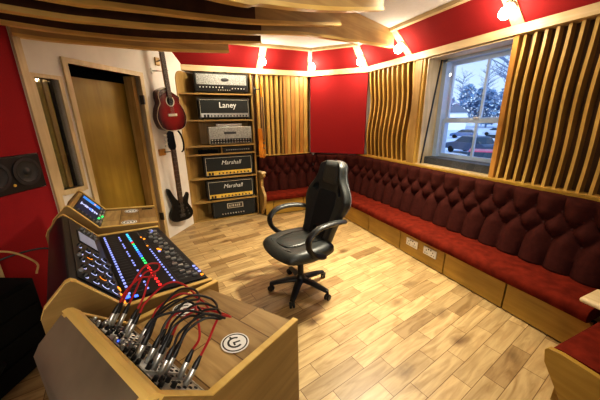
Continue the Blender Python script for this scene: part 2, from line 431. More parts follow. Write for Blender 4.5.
# upper sloped cornice in red cloth, with trims
TB, TT = 2.215, 2.29      # trim band
CO = .30                  # cornice run-in
ctop = CEIL
def quad(mb, a, b, c, d, th=.02):
    a, b, c, d = map(Vector, (a, b, c, d)); n = (b-a).cross(d-a).normalized()*th
    mb.add([a, b, c, d, a+n, b+n, c+n, d+n], [(0, 1, 2, 3), (7, 6, 5, 4), (0, 4, 5, 1), (1, 5, 6, 2), (2, 6, 7, 3), (3, 7, 4, 0)])
PB = [Vector((-.15, 4.5, TT)), Vector((2.13, 4.5, TT)), Vector((2.8, 3.79, TT)), Vector((2.8, -1.7, TT))]
PT = [Vector((-.15, 4.5-CO, ctop)), Vector((2.13-CO*.41, 4.5-CO, ctop)), Vector((2.8-CO, 3.79-CO*.39, ctop)), Vector((2.8-CO, -1.7, ctop))]
for nm, i in (('wall_cornice_back', 0), ('wall_cornice_corner', 1), ('wall_cornice_right', 2)):
    w = MB(); quad(w, PB[i], PB[i+1], PT[i+1], PT[i], .015); struct(nm, w, M['red_fab'])
def beam(mb, a, b, wv, hv):
    a, b, wv, hv = Vector(a), Vector(b), Vector(wv), Vector(hv)
    vs = [a, a+wv, a+wv+hv, a+hv, b, b+wv, b+wv+hv, b+hv]
    mb.add(vs, [(0, 1, 2, 3), (7, 6, 5, 4), (0, 4, 5, 1), (1, 5, 6, 2), (2, 6, 7, 3), (3, 7, 4, 0)]); return mb
hz = (0, 0, TT-TB)
struct('trim_2', beam(MB(), (-.12, 4.46, TB), (2.12, 4.46, TB), (0, .22, 0), hz), M['pale_x'])
struct('trim_3', MB().box((-.03, -.04, TB), (CL+.03, .04, TT), frame(c0, cd, -cn, zz)), M['pale_x'])
struct('trim_4', beam(MB(), (2.76, 3.80, TB), (2.76, -1.7, TB), (.16, 0, 0), hz), M['pale_y'])
# ceiling-edge trims
k = 5
for i, mt in ((0, 'pale_x'), (1, 'pale_x'), (2, 'pale_y')):
    a, b = PT[i], PT[i+1]; dd = (b-a).normalized(); nn = Vector((dd.y, -dd.x, 0))
    struct('trim_%d' % k, beam(MB(), a+Vector((0, 0, -.035)), b+Vector((0, 0, -.035)), nn*.06, (0, 0, .034)), M[mt]); k += 1
# cornice struts carrying the lamps
def strut(idx, pb, pt, along):
    pb, pt, along = Vector(pb), Vector(pt), Vector(along).normalized()
    n = (pt-pb).cross(along).normalized()
    if n.z > 0: n = -n
    struct('trim_%d' % idx, beam(MB(), pb-along*.05-n*.005, pt-along*.05-n*.005, along*.10, n*.03), M['pale_z'])
    return pb, pt, n
struts = []
sp = [((1.26, 4.5), (1.26, 4.5-CO), (1, 0, 0), .52), ((2.13, 4.5), (2.13-CO*.41, 4.5-CO), (1, 0, 0), .42), ((2.76, 3.83), (2.76-CO*.95, 3.83-CO*.45), cd, .46),
      ((2.8, 2.94), (2.8-CO, 2.94), (0, 1, 0), .48), ((2.8, 1.70), (2.8-CO, 1.70), (0, 1, 0), .52)]
for i, (b, t, al, fr) in enumerate(sp):
    pb, pt, n = strut(8+i, (*b, TT), (*t, ctop), al)
    struts.append((pb.lerp(pt, fr), n))
lab = ['glowing spot lamp on the cornice strut nearest above the amplifier rack', 'glowing spot lamp on the strut at the left edge of the red corner panel',
       'glowing spot lamp on the strut at the right edge of the red corner panel', 'glowing spot lamp on the cornice strut just left of the window',
       'glowing spot lamp above the right edge of the window']
LAMPPOS = []
for i, (p, n) in enumerate(struts):
    q = Vector((0, 0, 1)).rotation_difference(n).to_matrix().to_4x4(); q.translation = p+n*.031
    t = thing('spot_lamp', lab[i], 'lamp', mat=q, group='cornice spot lamps')
    MB().lathe([(.045, 0), (.045, .012), (.02, .016), (.02, .035)], 20).build('lamp_base', M['white'], t, smooth=True)
    MB().lathe([(.001, .03), (.032, .034), (.047, .055), (.05, .075), (.042, .10), (.024, .115), (.001, .12)], 20).build('bulb', M['bulb'], t, smooth=True)
    LAMPPOS.append(p+n*.25)

# ------------------------------------------------------------------ slatted wall panels
def slat_outline(xf, z0, z1, depth, amp, ph, n=18):
    front = []
    for i in range(n+1):
        z = z0+(z1-z0)*i/n; u = i/n
        front.append((xf+amp*sin(2*PI*u*1.35+ph), z))
    return front+[(xf+depth, z1), (xf+depth, z0)]
SZ0, SZ1 = .965, 2.213
def shade_sides(o):
    o.data.materials.append(M['slat_shade'])  # shade on the slat sides put into their colour
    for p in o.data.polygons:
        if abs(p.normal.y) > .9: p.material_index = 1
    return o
# right-hand panel
t = thing('slatted_panel', 'large wavy slatted timber panel right of the window above the sofa', 'wall panel', (2.8, 0, SZ0))
MB().box((.082, -1.2, 0), (.095, 1.74, SZ1-SZ0)).build('backing', M['slat_back'], t)
MB().box((-.012, -1.2, -.012), (.094, 1.735, 0)).build('bottom_rail', M['slat'], t)
y = 1.66; i = 0
MB().box((-.005, 1.69, 0), (.082, 1.735, SZ1-SZ0)).build('end_board', M['orange_wood'], t)
while y > -.55:
    o = slat_outline(0.012, 0, SZ1-SZ0, .07, .013, -.6+i*.05)
    shade_sides(MB().prism(o, lambda a, b, s: (a, s, b), y-.0115, y+.0115).build('slat', M['slat'], t)); y -= .0765; i += 1
# left of window
t = thing('slatted_panel', 'narrow wavy slatted timber panel between the red corner panel and the window', 'wall panel', (2.8, 0, SZ0))
MB().box((.082, 2.70, 0), (.095, 3.76, SZ1-SZ0)).build('backing', M['slat_back'], t)
MB().box((-.012, 2.70, -.012), (.094, 3.76, 0)).build('bottom_rail', M['slat'], t)
for i in range(10):
    y = 3.74-i*.0965
    o = slat_outline(0.012, 0, SZ1-SZ0, .07, .022, 2.6)
    shade_sides(MB().prism(o, lambda a, b, s: (a, s, b), y-.015, y+.015).build('slat', M['slat'], t))
MB().box((-.0, 2.70, 0), (.082, 2.735, SZ1-SZ0)).build('end_board', M['slat'], t)
MB().box((-.012, 2.735, 0), (.01, 2.845, SZ1-SZ0)).build('face_board', M['wood_z'], t)
# back panel
t = thing('slatted_panel', 'vertical slatted timber panel on the back wall beside the amplifier rack', 'wall panel', (0, 4.5, SZ0))
MB().box((1.16, .085, 0), (2.12, .10, SZ1-SZ0)).build('backing', M['slat_back'], t)
MB().box((1.16, -.012, -.012), (2.12, .097, 0)).build('bottom_rail', M['slat'], t)
x = 1.20; i = 0
while x < 1.62:
    d = [.0, .03, .012, .045, .02][i % 5]
    MB().box((x, d, 0), (x+.042, .085, SZ1-SZ0)).build('slat', M['slat'], t); x += .082; i += 1
x = 1.63; i = 0
while x < 2.09:
    d = [.0, .012, .004, .018, .008, .014][i % 6]
    MB().box((x, d, 0), (x+.068, .085, SZ1-SZ0)).build('slat', M['slat'] if i % 2 else M['orange_wood'], t); x += .078; i += 1
# red corner fabric panel
m = frame(c0, cd, -cn, zz)
o = MB().box((.01, -.012, .96), (CL-.01, .028, TB-.004), None).build('fabric_panel', M['red_fab'], bevel=.008); o.matrix_world = m
tag(o, 'bright red fabric covered panel across the corner between two slatted panels', 'wall panel')

# ------------------------------------------------------------------ window in right wall
w = MB()   # reveal lining
w.box((2.80, WY1-.012, WZ0), (3.03, WY1-.001, WZ1)); w.box((2.80, WY0+.001, WZ0), (3.03, WY0+.012, WZ1)); w.box((2.80, WY0+.012, WZ1-.012), (3.03, WY1-.012, WZ1-.001)); w.box((2.80, WY0-.01, WZ0-.02), (2.90, WY1+.04, WZ0-.001))
wl = struct('window_1', w, M['pale_z'])
MB().box((2.90, WY0, WZ0-.03), (3.2, WY1, WZ0+.085)).build('window_sill', M['sill_dark'], wl)
# leaning secondary glazing: bottom at x=2.82, top at x=2.97
fr = MB()
def lean(z): return 2.83+(z-WZ0)/(WZ1-WZ0)*.16
for (ya, yb) in ((WY1-.020, WY1-.0125), (WY0+.0125, WY0+.020)):
    fr.add([(lean(WZ0), ya, WZ0), (lean(WZ0), yb, WZ0), (lean(WZ1), yb, WZ1-.005), (lean(WZ1), ya, WZ1-.005), (lean(WZ0)+.02, ya, WZ0), (lean(WZ0)+.02, yb, WZ0), (lean(WZ1)+.02, yb, WZ1-.005), (lean(WZ1)+.02, ya, WZ1-.005)],
           [(0, 1, 2, 3), (7, 6, 5, 4), (0, 4, 5, 1), (1, 5, 6, 2), (2, 6, 7, 3), (3, 7, 4, 0)])
sg = fr.build('secondary_frame', M['black'], wl)
MB().add([(lean(WZ0)+.01, WY0+.02, WZ0), (lean(WZ0)+.01, WY1-.02, WZ0), (lean(WZ1)+.01, WY1-.02, WZ1-.006), (lean(WZ1)+.01, WY0+.02, WZ1-.006)], [(0, 1, 2, 3)]).build('pane', M['glass'], sg)
sx = 3.09
sf = MB()
sf.box((sx-.06, WY1-.07, WZ0), (sx+.10, WY1-.0, WZ1)); sf.box((sx-.06, WY0, WZ0), (sx+.10, WY0+.05, WZ1)); sf.box((sx-.06, WY0, WZ1-.04), (sx+.10, WY1, WZ1))
sf = sf.build('sash_box', M['sash'], wl)
u = MB(); u.box((sx+.03, WY0+.051, 1.49), (sx+.06, WY1-.105, 1.535)); u.box((sx+.031, 2.135, 1.535), (sx+.055, 2.16, WZ1-.08)); u.box((sx+.029, WY1-.105, 1.489), (sx+.061, WY1-.071, WZ1-.041)); u.box((sx+.03, WY0+.051, WZ1-.08), (sx+.06, WY1-.105, WZ1-.041))
u = u.build('upper_sash', M['sash'], wl)
u = MB(); u.box((sx-.01, WY0+.051, 1.475), (sx+.025, WY1-.105, 1.52)); u.box((sx-.008, 2.135, WZ0+.13), (sx+.02, 2.16, 1.475)); u.box((sx-.011, WY1-.105, WZ0+.086), (sx+.026, WY1-.071, 1.5201)); u.box((sx-.01, WY0+.051, WZ0+.086), (sx+.025, WY1-.105, WZ0+.13))
u = u.build('lower_sash', M['sash'], wl)
MB().cbox((sx-.012, 2.15, 1.53), (.03, .06, .02)).build('sash_latch', M['white'], wl, bevel=.004)

# ------------------------------------------------------------------ outside
G = -2.2
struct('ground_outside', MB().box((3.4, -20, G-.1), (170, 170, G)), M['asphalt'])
def car(label, mat, x, y, rz, s=1.0):
    t = thing('parked_car', label, 'car', (x, y, G), rz)
    pr = [(-2.1, .35), (-2.15, .75), (-1.9, .95), (-1.0, 1.02), (1.1, 1.0), (1.95, .85), (2.1, .6), (2.08, .35)]
    MB().prism([(a*s, b*s) for a, b in pr], lambda a, b, q: (a, q, b), -.85*s, .85*s).build('body', mat, t, bevel=.08*s, seg=3)
    MB().prism([(a*s, b*s) for a, b in [(-1.75, .95), (-1.25, 1.45), (.35, 1.48), (1.15, .98)]], lambda a, b, q: (a, q, b), -.74*s, .74*s).build('windows', M['car_glass'], t, bevel=.05*s)
    MB().prism([(a*s, b*s) for a, b in [(-1.25, 1.44), (-1.15, 1.5), (.25, 1.53), (.4, 1.47)]], lambda a, b, q: (a, q, b), -.72*s, .72*s).build('roof', mat, t, bevel=.03*s)
    for ax in (-1.3, 1.3):
        for ay in (-.78, .78):
            MB().lathe([(.1, -.1), (.33, -.1), (.33, .1), (.1, .1)], 18, Matrix.Translation((ax*s, ay*s, .33*s)) @ Matrix.Rotation(PI/2, 4, 'X')).build('wheel', M['black_matte'], t)
    return t
car('red parked car at the bottom right of the window view', M['car_red'], 19.3, 12.75, rad(33))
car('dark blue parked car left of and behind the red car', M['car_dark'], 27.5, 19.4, rad(80), 1.2)
car('silver parked car behind the red car', M['car_silver'], 37, 23.4, rad(115))
car('pale silver car parked farthest away at the right', M['car_silver'], 58, 36.2, rad(115))
car('small blue car far across the car park', M['car_blue'], 46.6, 34.5, rad(120))
b = thing('white_building', 'white house with slate roof beyond the car park', 'building', (76, 60, G), rad(40))
MB().box((-3, -3, 0), (3, 3, 4.8)).build('walls', M['render_white'], b)
MB().prism([(-3.4, 4.8), (3.4, 4.8), (0, 7.2)], lambda a, z, q: (q, a, z), -3.3, 3.3).build('roof', M['roof'], b)
def tree(label, x, y, h, r, seed):
    rr = random.Random(seed); t = thing('bare_tree', label, 'tree', (x, y, G), 0, 'winter trees beyond the car park')
    tr = MB(); tr.tube([(0, 0, 0), (.1, 0, h*.4), (0, .1, h*.9)], [.3, .2, .04], 7); tr.build('trunk', M['branch'], t)
    br = MB()
    for i in range(60):
        z = h*(.3+.6*rr.random()); a = rr.random()*2*PI; l = r*(.5+.6*rr.random())
        p = Vector((cos(a)*l, sin(a)*l, z+l*.6)); br.tube([(0, 0, z), tuple(Vector((0, 0, z)).lerp(p, .5)+Vector((0, 0, .2))), tuple(p)], [.09, .06, .02], 4)
        for k in range(3):
            q = p*(.6+.1*k)+Vector((0, 0, z*.3)); q = Vector((0, 0, z)).lerp(p, .5+.15*k)
            e = q+Vector((rr.uniform(-1, 1), rr.uniform(-1, 1), rr.uniform(.2, 1.2)))*r*.3
            br.tube([tuple(q), tuple(e)], [.05, .015], 3)
    br.build('branches', M['branch'], t)
def bush(label, x, y, h, r, seed):
    rr = random.Random(seed); t = thing('leafy_tree', label, 'tree', (x, y, G), 0, 'dense trees beyond the car park')
    MB().tube([(0, 0, 0), (0, 0, h*.5)], [.3, .2], 7).build('trunk', M['branch'], t)
    c = MB()
    for i in range(420):
        a = rr.random()*2*PI; z = h*(.12+.88*rr.random()); q = r*math.sqrt(max(.05, 1-((z-h*.45)/(h*.58))**2))*math.sqrt(rr.random())
        p = Vector((cos(a)*q, sin(a)*q, z)); s = .35+.5*rr.random()
        n1 = Vector((rr.uniform(-1, 1), rr.uniform(-1, 1), rr.uniform(-1, 1))).normalized(); n2 = n1.orthogonal()
        c.add([p-n1*s, p+n2*s*.6, p+n1*s, p-n2*s*.6], [(0, 1, 2, 3)])
    c.build('crown', M['foliage'], t)
bl = ['dense winter tree at the left edge of the window view', 'dense winter tree left of the middle of the window view', 'dense winter tree right of the white house', 'dense winter tree above the parked silver cars', 'dense winter tree at the right edge of the window view', 'dense winter tree between the white house and the silver cars']
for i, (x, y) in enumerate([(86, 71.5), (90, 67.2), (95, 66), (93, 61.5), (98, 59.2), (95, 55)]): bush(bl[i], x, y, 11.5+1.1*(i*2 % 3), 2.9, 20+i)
for i, (x, y, h) in enumerate([(110, 85, 21), (112, 76, 23), (44, 26.3, 15)]):
    tree(['bare branched tree left in the window view', 'bare branched tree in the middle of the window view', 'tall bare tree at the right of the window view'][i], x, y, h, 4.6, 40+i)

# ------------------------------------------------------------------ tufted banquettes
def tuft_grid(length, height, place, row0, rows, rstep, astep, phase, depth=.08, na=None, nb=44):
    """height field; place(a,b,d)->3D"""
    na = na or max(60, int(length/.0125))
    zb0, zb1 = row0, row0+(rows-1)*rstep
    def hgt(a, b):
        bb = min(max(b, zb0), zb1)
        u = (a-phase)/astep; v = (bb-row0)/rstep
        p = (u+v/2); q = (u-v/2)
        # buttons at integer p and q-ish lattice: rows shift by half a step
        sp_, sq_ = abs(sin(PI*p)), abs(sin(PI*q))
        h = (sp_*sq_)**.5
        if b < zb0: k = min(1, (zb0-b)/.10); h = (1-k)*h+k*abs(sin(PI*(u)))**.38
        if b > zb1:
            k = min(1, (b-zb1)/.07); h = (1-k)*h+k*abs(sin(PI*(u-(rows-1)/2)))**.38
        e = min(1, (height-b)/.03, b/.02+.4); e = math.sqrt(max(0, e))
        return h*e
    vs = []; fs = []
    for j in range(nb+1):
        for i in range(na+1):
            a = length*i/na; b = height*j/nb
            vs.append(place(a, b, depth*hgt(a, b)))
    for j in range(nb):
        for i in range(na):
            k = j*(na+1)+i; fs.append((k, k+1, k+na+2, k+na+1))
    # closing back
    o = len(vs)
    for (a, b) in ((0, 0), (length, 0), (length, height), (0, height)): vs.append(place(a, b, -.05))
    bot = list(range(0, na+1)); top = [nb*(na+1)+i for i in range(na+1)]
    fs.append(tuple([o, o+1]+bot[::-1])); fs.append(tuple([o+3]+top+[o+2]))
    fs.append(tuple([o]+[j*(na+1) for j in range(nb+1)]+[o+3])); fs.append(tuple([o+1, o+2]+[j*(na+1)+na for j in range(nb, -1, -1)]))
    fs.append((o, o+3, o+2, o+1))
    btn = []
    for r in range(rows):
        sft = phase+(r % 2)*astep/2; k = math.ceil((-sft+.02)/astep)
        while sft+k*astep < length-.02: btn.append((sft+k*astep, row0+r*rstep)); k += 1
    return vs, fs, btn
def tufted(parent, length, height, place, nrm, phase, astep=.183):
    vs, fs, btn = tuft_grid(length, height, place, .235, 3, .115, astep, phase)
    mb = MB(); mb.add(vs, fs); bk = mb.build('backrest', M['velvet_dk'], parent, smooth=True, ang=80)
    for (a, b) in btn:
        p = Vector(place(a, b, .004)); q = Vector((0, 0, 1)).rotation_difference(Vector(nrm)).to_matrix().to_4x4(); q.translation = p
        MB().lathe([(.011, 0), (.011, .004), (.006, .008), (.001, .009)], 8, q).build('button', M['button'], bk)
    return bk
STZ, SBZ = .36, .255
def cushion(prof_len, mat=None): pass
# --- right bench  (local frame: origin (2.29, 0, 0) , along +Y)
RB = thing('tufted_bench', 'long deep red tufted sofa bench along the right wall under the window', 'bench', (2.29, 0, 0))
def bench_cushion(name, parent, pts_fn, L0, L1, depth):
    # rounded cushion profile (d from front, z)
    pr = [(.0, SBZ), (-.035, SBZ+.01), (-.05, SBZ+.035), (-.05, STZ-.035), (-.037, STZ-.01), (-.012, STZ), (depth*.5, STZ+.006), (depth, STZ-.004), (depth, SBZ)]
    n = 40; mb = MB(); vs = []; fs = []
    for i in range(n+1):
        s = L0+(L1-L0)*i/n
        for (d, z) in pr: vs.append(pts_fn(s, d+.0, z+.002*sin(s*9)))
    k = len(pr)
    for i in range(n):
        for j in range(k): fs.append((i*k+j, i*k+(j+1) % k, (i+1)*k+(j+1) % k, (i+1)*k+j))
    fs.append(tuple(range(k))); fs.append(tuple(range(n*k, (n+1)*k))[::-1])
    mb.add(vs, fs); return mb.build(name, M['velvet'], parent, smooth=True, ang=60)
bench_cushion('seat_cushion', RB, lambda s, d, z: (d, s, z), .62, 4.09, .36)
RBL = 4.02-.25
def place_r(a, b, d):
    lean_ = .355+b/.59*.105
    return (lean_-d, .25+a, STZ-.01+b)
tufted(RB, 3.72, .595, place_r, (-1, 0, .15), .085)
MB().box((.452, .25, STZ-.01+.59), (.60, 3.95, STZ+.60)).build('back_cap', M['kick'], RB)
MB().box((.03, .60, .0), (.06, 4.12, SBZ)).build('plinth', M['black_matte'], RB)
gaps = [4.12, 3.55, 2.925, 2.31, 1.695, 1.12, .60]
for i in range(6):
    kp = MB().box((.0, gaps[i+1]+.006, .012), (.03, gaps[i]-.006, SBZ-.002)).build('kick_panel', M['kick'], RB, bevel=.002)
    if i == 3:
        for yc in (2.12, 1.87):
            sk = MB().box((-.010, yc-.082, .128), (0, yc+.082, .214)).build('double_socket', M['white'], kp, bevel=.003); sk['label'] = 'white double power socket'
            h = MB()
            for s in (-.042, .042):
                h.cbox((-.0105, yc+s, .152+.03), (.002, .008, .014)); h.cbox((-.0105, yc+s-.014, .15), (.002, .012, .007)); h.cbox((-.0105, yc+s+.014, .15), (.002, .012, .007)); h.cbox((-.0105, yc+s*.35, .20), (.003, .012, .016))
            h.build('socket_slots', M['black'], sk)
# --- back bench
BB = thing('tufted_bench', 'short deep red tufted sofa bench on the back wall beside the amplifier rack', 'bench', (1.12, 4.15, 0))
bench_cushion('seat_cushion', BB, lambda s, d, z: (s, d, z), .045, 1.165, .29)
def place_b(a, b, d): return (.05+a, .285+b/.595*.09-d, STZ-.01+b)
tufted(BB, 1.0, .595, place_b, (0, -1, .15), .13)
# diagonal tufted back in the corner
cA = Vector((2.13-1.12+.05, 4.44-4.15, 0)); cB = Vector((2.72-1.12, 3.80-4.15, 0)); cdd = (cB-cA).normalized(); cnn = Vector((-cdd.y, cdd.x, 0))
if cnn.x > 0: cnn = -cnn
clen = (cB-cA).length
def place_c(a, b, d):
    p = cA+cdd*a+cnn*(max(d, -.03)-b/.595*.07+.03); return (p.x, p.y, STZ-.01+b)
vs, fs, btn = tuft_grid(clen, .595, place_c, .235, 3, .115, .183, .05)
mb = MB(); mb.add(vs, fs); cbk = mb.build('corner_backrest', M['velvet_dk'], BB, smooth=True, ang=80)
for (a, b) in btn:
    MB().lathe([(.011, 0), (.011, .004), (.001, .009)], 8, Matrix.Translation(place_c(a, b, .004)) @ Vector((0, 0, 1)).rotation_difference(cnn).to_matrix().to_4x4()).build('button', M['button'], cbk)
MB().prism([(1.16, .0), (1.16, .28), (1.03, .28), (1.03, .26)], lambda a, b, z: (a, b, z), SBZ, STZ-.006).build('corner_seat', M['velvet'], BB)
MB().box((.0, .375, STZ-.01+.59), (1.02, .46, STZ+.60)).build('back_cap', M['kick_x'], BB)
for a, b in ((.05, .18), (.19, .72), (.73, 1.155)): MB().box((a, .02, .012), (b, .05, SBZ-.002)).build('kick_panel', M['kick_x'], BB, bevel=.002)
MB().box((.05, .05, 0), (1.16, .08, SBZ)).build('plinth', M['black_matte'], BB)
ARM = [(.16, 0), (.42, 0), (.42, .60), (.36, .69), (-.03, .735), (-.07, .715), (-.07, .69), (.08, .62), (.08, .50), (-.055, .40), (-.075, .37), (-.075, .30), (.10, .02)]
MB().prism(ARM, lambda a, b, s: (s, a, b), 0, .045).build('bench_end', M['wood_z'], BB, bevel=.006)
MB().prism([(-.07, .735), (-.03, .735), (.36, .69), (.36, .712), (-.02, .757), (-.07, .74)], lambda a, b, s: (s, a, b), -.012, .058).build('arm_cap', M['pale_y'], BB, bevel=.004)
# --- near bench
NB = thing('tufted_bench', 'end of the red sofa bench in the near right corner', 'bench', (1.71, .515, 0))
bench_cushion('seat_cushion', NB, lambda s, d, z: (s, -d, z), .0, 1.03, .36)
MB().box((.03, -.03, .012), (.56, .0, SBZ-.002)).build('kick_panel', M['kick_x'], NB)
def place_n(a, b, d): return (.05+a, -.37-b/.595*.09+d, STZ-.01+b)
bkn = tufted(NB, .98, .595, place_n, (0, 1, .15), .1)
AN = [(-.005, .36), (.05, .35), (.062, .33), (.05, .26), (-.11, .0), (-.44, 0), (-.44, .345)]
MB().prism(AN, lambda a, b, s: (s, a, b), -.032, -.002).build('bench_end', M['kick'], NB, bevel=.003)
MB().box((-.02, -.46, .675), (.16, 0.0, .70)).build('arm_cap', M['pale_y'], NB, bevel=.012, seg=3)
MB().box((.02, -.46, .355), (.12, -.20, .676)).build('arm_support', M['wood_z'], NB, bevel=.004)

# ------------------------------------------------------------------ amp rack
RK = thing('amp_rack', 'tall open wooden shelf rack full of guitar amplifier heads', 'shelving', (0, 4.34, 0))
def rside(d0, d1, top, r=.10):
    return [(d0, 0), (d1, 0), (d1, top)]+[(d0+r-r*sin(q), top-r+r*cos(q)) for q in [rad(a) for a in range(0, 91, 15)]]
MB().prism(rside(0, .34, 2.20), lambda a, b, s: (1.075+s, a, b), 0, .022).build('side_panel', M['wood_z'], RK)
# left side runs along the door wall
dlx, dly = dL.x, dL.y
LSO = Vector((.035, .0, 0))
MB().prism(rside(0, .42, 2.20, .12), lambda a, b, s: (LSO.x+dlx*a+nL.x*s, LSO.y+dly*a+nL.y*s, b), 0, .022).build('side_panel', M['wood_z'], RK)
MB().box((.235, .34, 0), (1.09, .358, 2.19)).build('back_panel', M['wood_z'], RK)
for z in (1.915, 1.55, 1.18, 1.055, .69, .32):
    MB().prism([(.06, .003), (1.074, .003), (1.074, .339), (.30, .339)], lambda a, b, s: (a, b, s), z-.022, z).build('shelf', M['wood_x'], RK)
MB().prism([(.06, .003), (1.074, .003), (1.074, .339), (.30, .339)], lambda a, b, s: (a, b, s), .0, .012).build('base_board', M['wood_x'], RK)
MB().box((.565, .02, 1.0555), (.58, .30, 1.157)).build('slot_divider', M['wood_z'], RK)
MB().ring(.028, .045, .006, mat=Matrix.Translation((.17, .20, .50)) @ frame((0, 0, 0), dL, zz, nL)).build('cable_grommet', M['black'], RK)

def amp(label, x0, x1, z, h, style):
    W = x1-x0; D = .24
    t = thing('guitar_amp_head', label, 'amplifier', ((x0+x1)/2, 4.36, z), 0, 'amplifier heads in the rack')
    ft = .012
    if style == 'tread':
        MB().box((-W/2, 0, ft), (W/2, D, h)).build('cabinet', M['chrome'], t, bevel=.006)
    else:
        MB().box((-W/2, 0, ft), (W/2, D, h)).build('cabinet', M['tolex'], t, bevel=.014, seg=3)
    for sx_ in (-1, 1):
        for yy in (.03, D-.03): MB().lathe([(.014, 0), (.014, ft+.002)], 10, Matrix.Translation((sx_*(W/2-.05), yy, 0))).build('foot', M['black'], t)
    def knobs(zc, n, xa, xb, r, mat, name='knob'):
        for i in range(n):
            xx = xa+(xb-xa)*i/max(1, n-1)
            MB().lathe([(r, 0), (r*.85, .014), (r*.5, .016)], 10, Matrix.Translation((xx, -.004, zc)) @ Matrix.Rotation(PI/2, 4, 'X')).build(name, mat, t)
    def handle():
        MB().tube(catmull([(-.10, D/2, h-.002), (-.085, D/2, h+.022), (0, D/2, h+.03), (.085, D/2, h+.022), (.10, D/2, h-.002)], 4), .009, 8, flat=(1.6, .7)).build('carry_handle', M['black'], t)
    if style == 'mesh':
        MB().box((-W/2+.03, -.004, h*.42), (W/2-.03, .004, h-.022)).build('grille', M['silver_mesh'], t)
        MB().box((-W/2+.03, -.004, .03), (W/2-.03, .004, h*.39)).build('control_panel', M['black'], t)
        knobs(h*.29, 8, -W/2+.07, .0, .010, M['white']); knobs(h*.16, 6, -.06, .10, .008, M['cream']); knobs(h*.24, 5, .14, W/2-.07, .009, M['white'])
        MB().lathe([(.055, 0), (.055, .006), (.045, .008)], 20, Matrix.Translation((.04, -.004, h*.67)) @ Matrix.Rotation(PI/2, 4, 'X') @ Matrix.Scale(.42, 4, (0, 1, 0))).build('badge', M['steel_dk'], t)
        handle()
    elif style == 'laney':
        MB().box((-W/2+.02, -.003, h*.32), (W/2-.02, .004, h-.02)).build('grille', M['grille'], t)
        p = MB(); p.box((-W/2+.02, -.005, h-.022), (W/2-.02, .004, h-.017)); p.box((-W/2+.02, -.005, .04), (-W/2+.025, .004, h-.02)); p.box((W/2-.025, -.005, .04), (W/2-.02, .004, h-.02)); p.build('piping', M['cream'], t)
        MB().box((-W/2+.03, -.005, .035), (W/2-.03, .004, h*.31)).build('control_panel', M['silver'], t)
        knobs(h*.175, 12, -W/2+.17, W/2-.06, .012, M['black'])
        for i in range(2): MB().cbox((-W/2+.075+i*.045, -.008, h*.175), (.03, .012, .04)).build('rocker_switch', M['black'], t)
        text('logo_lettering', 'Laney', .108, M['white'], t, (.04, -.006, h*.68), (PI/2, 0, 0), .0015, 0, .0015)
        for sx_ in (-1, 1):
            for zz_ in (ft+.018, h-.018): MB().cbox((sx_*(W/2-.014), .004, zz_), (.034, .02, .034)).build('corner_protector', M['steel_dk'], t, bevel=.006)
    elif style == 'tread':
        MB().box((-W/2+.012, -.004, h*.36), (W/2-.012, .004, h-.012)).build('grille', M['silver_mesh'], t)
        MB().box((-W/2+.012, -.004, .02), (W/2-.012, .004, h*.34)).build('control_panel', M['black'], t)
        knobs(h*.27, 14, -W/2+.04, W/2-.05, .010, M['silver']); knobs(h*.13, 14, -W/2+.04, W/2-.05, .010, M['silver'])
        MB().box((-.10, -.007, h*.60), (.08, .0, h*.72)).build('badge', M['steel_dk'], t)
    elif style == 'marshall':
        MB().box((-W/2+.03, -.003, h*.30), (W/2-.03, .004, h-.03)).build('grille', M['grille'], t)
        p = MB()
        for a, b in (((-W/2+.03, -.006, h-.034), (W/2-.03, .002, h-.029)), ((-W/2+.03, -.006, .032), (W/2-.03, .002, .036)), ((-W/2+.03, -.006, .03), (-W/2+.035, .002, h-.03)), ((W/2-.035, -.006, .03), (W/2-.03, .002, h-.03))): p.box(a, b)
        p.build('piping', M['cream'], t)
        MB().box((-W/2+.036, -.005, .037), (W/2-.036, .004, h*.29)).build('control_panel', M['gold'], t)
        knobs(h*.175, 9, -W/2+.22, W/2-.09, .013, M['black'])
        for i in range(2): MB().cbox((-W/2+.075+i*.045, -.009, h*.175), (.026, .014, .036)).build('rocker_switch', M['black'], t)
        text('logo_lettering', 'Marshall', .090, M['white'], t, (.03, -.006, h*.66), (PI/2, 0, 0), .0012, .3, 0)
        handle()
    elif style == 'badge':
        MB().box((-W/2+.02, -.003, .02), (W/2-.02, .004, h-.02)).build('front_panel', M['grille'], t)
        p = MB(); p.box((-W/2+.018, -.006, .02), (-W/2+.028, .002, h-.02)); p.box((W/2-.028, -.006, .02), (W/2-.018, .002, h-.02)); p.build('piping', M['steel_dk'], t)
        pl = MB().box((-.12, -.007, h*.55), (.14, .0, h*.86)).build('badge', M['silver'], t)
        p = MB(); p.box((-.105, -.0085, h*.59), (.125, -.006, h*.82)); p.build('badge_field', M['steel_dk'], pl)
        p = MB(); xx = -.09
        for wd in (.03, .012, .034, .03, .02, .03): p.box((xx, -.0095, h*.64), (xx+wd*.75, -.008, h*.77)); xx += wd+.006
        p.build('badge_lettering', M['silver'], pl)
        knobs(h*.24, 9, -.20, .14, .012, M['silver'])
        for sx_ in (-1, 1): MB().cbox((sx_*.17, D/2, h+.004), (.05, .05, .012)).build('handle_end', M['black'], t)
amp('black amp head with silver mesh grille and oval badge on the top shelf', .285, 1.045, 1.915, .275, 'mesh')
amp('black amp head with white lettering and silver control strip, second from the top', .305, 1.045, 1.55, .295, 'laney')
amp('silver chequered amp head with two rows of knobs and a box on top', .41, 1.05, 1.18, .265, 'tread')
amp('upper of two black amp heads with gold panels and white script', .285, 1.045, .69, .33, 'marshall')
amp('lower of two black amp heads with gold panels and white script', .29, 1.04, .32, .325, 'marshall')
amp('black amp head with rectangular silver badge standing lowest on the base board', .345, 1.045, .012, .275, 'badge')
t = thing('effects_unit', 'small pale metal box lying on top of the silver amp head', 'audio unit', (.72, 4.44, 1.4455))
MB().box((-.19, -.05, .004), (.19, .10, .045)).build('case', M['silver'], t, bevel=.004)
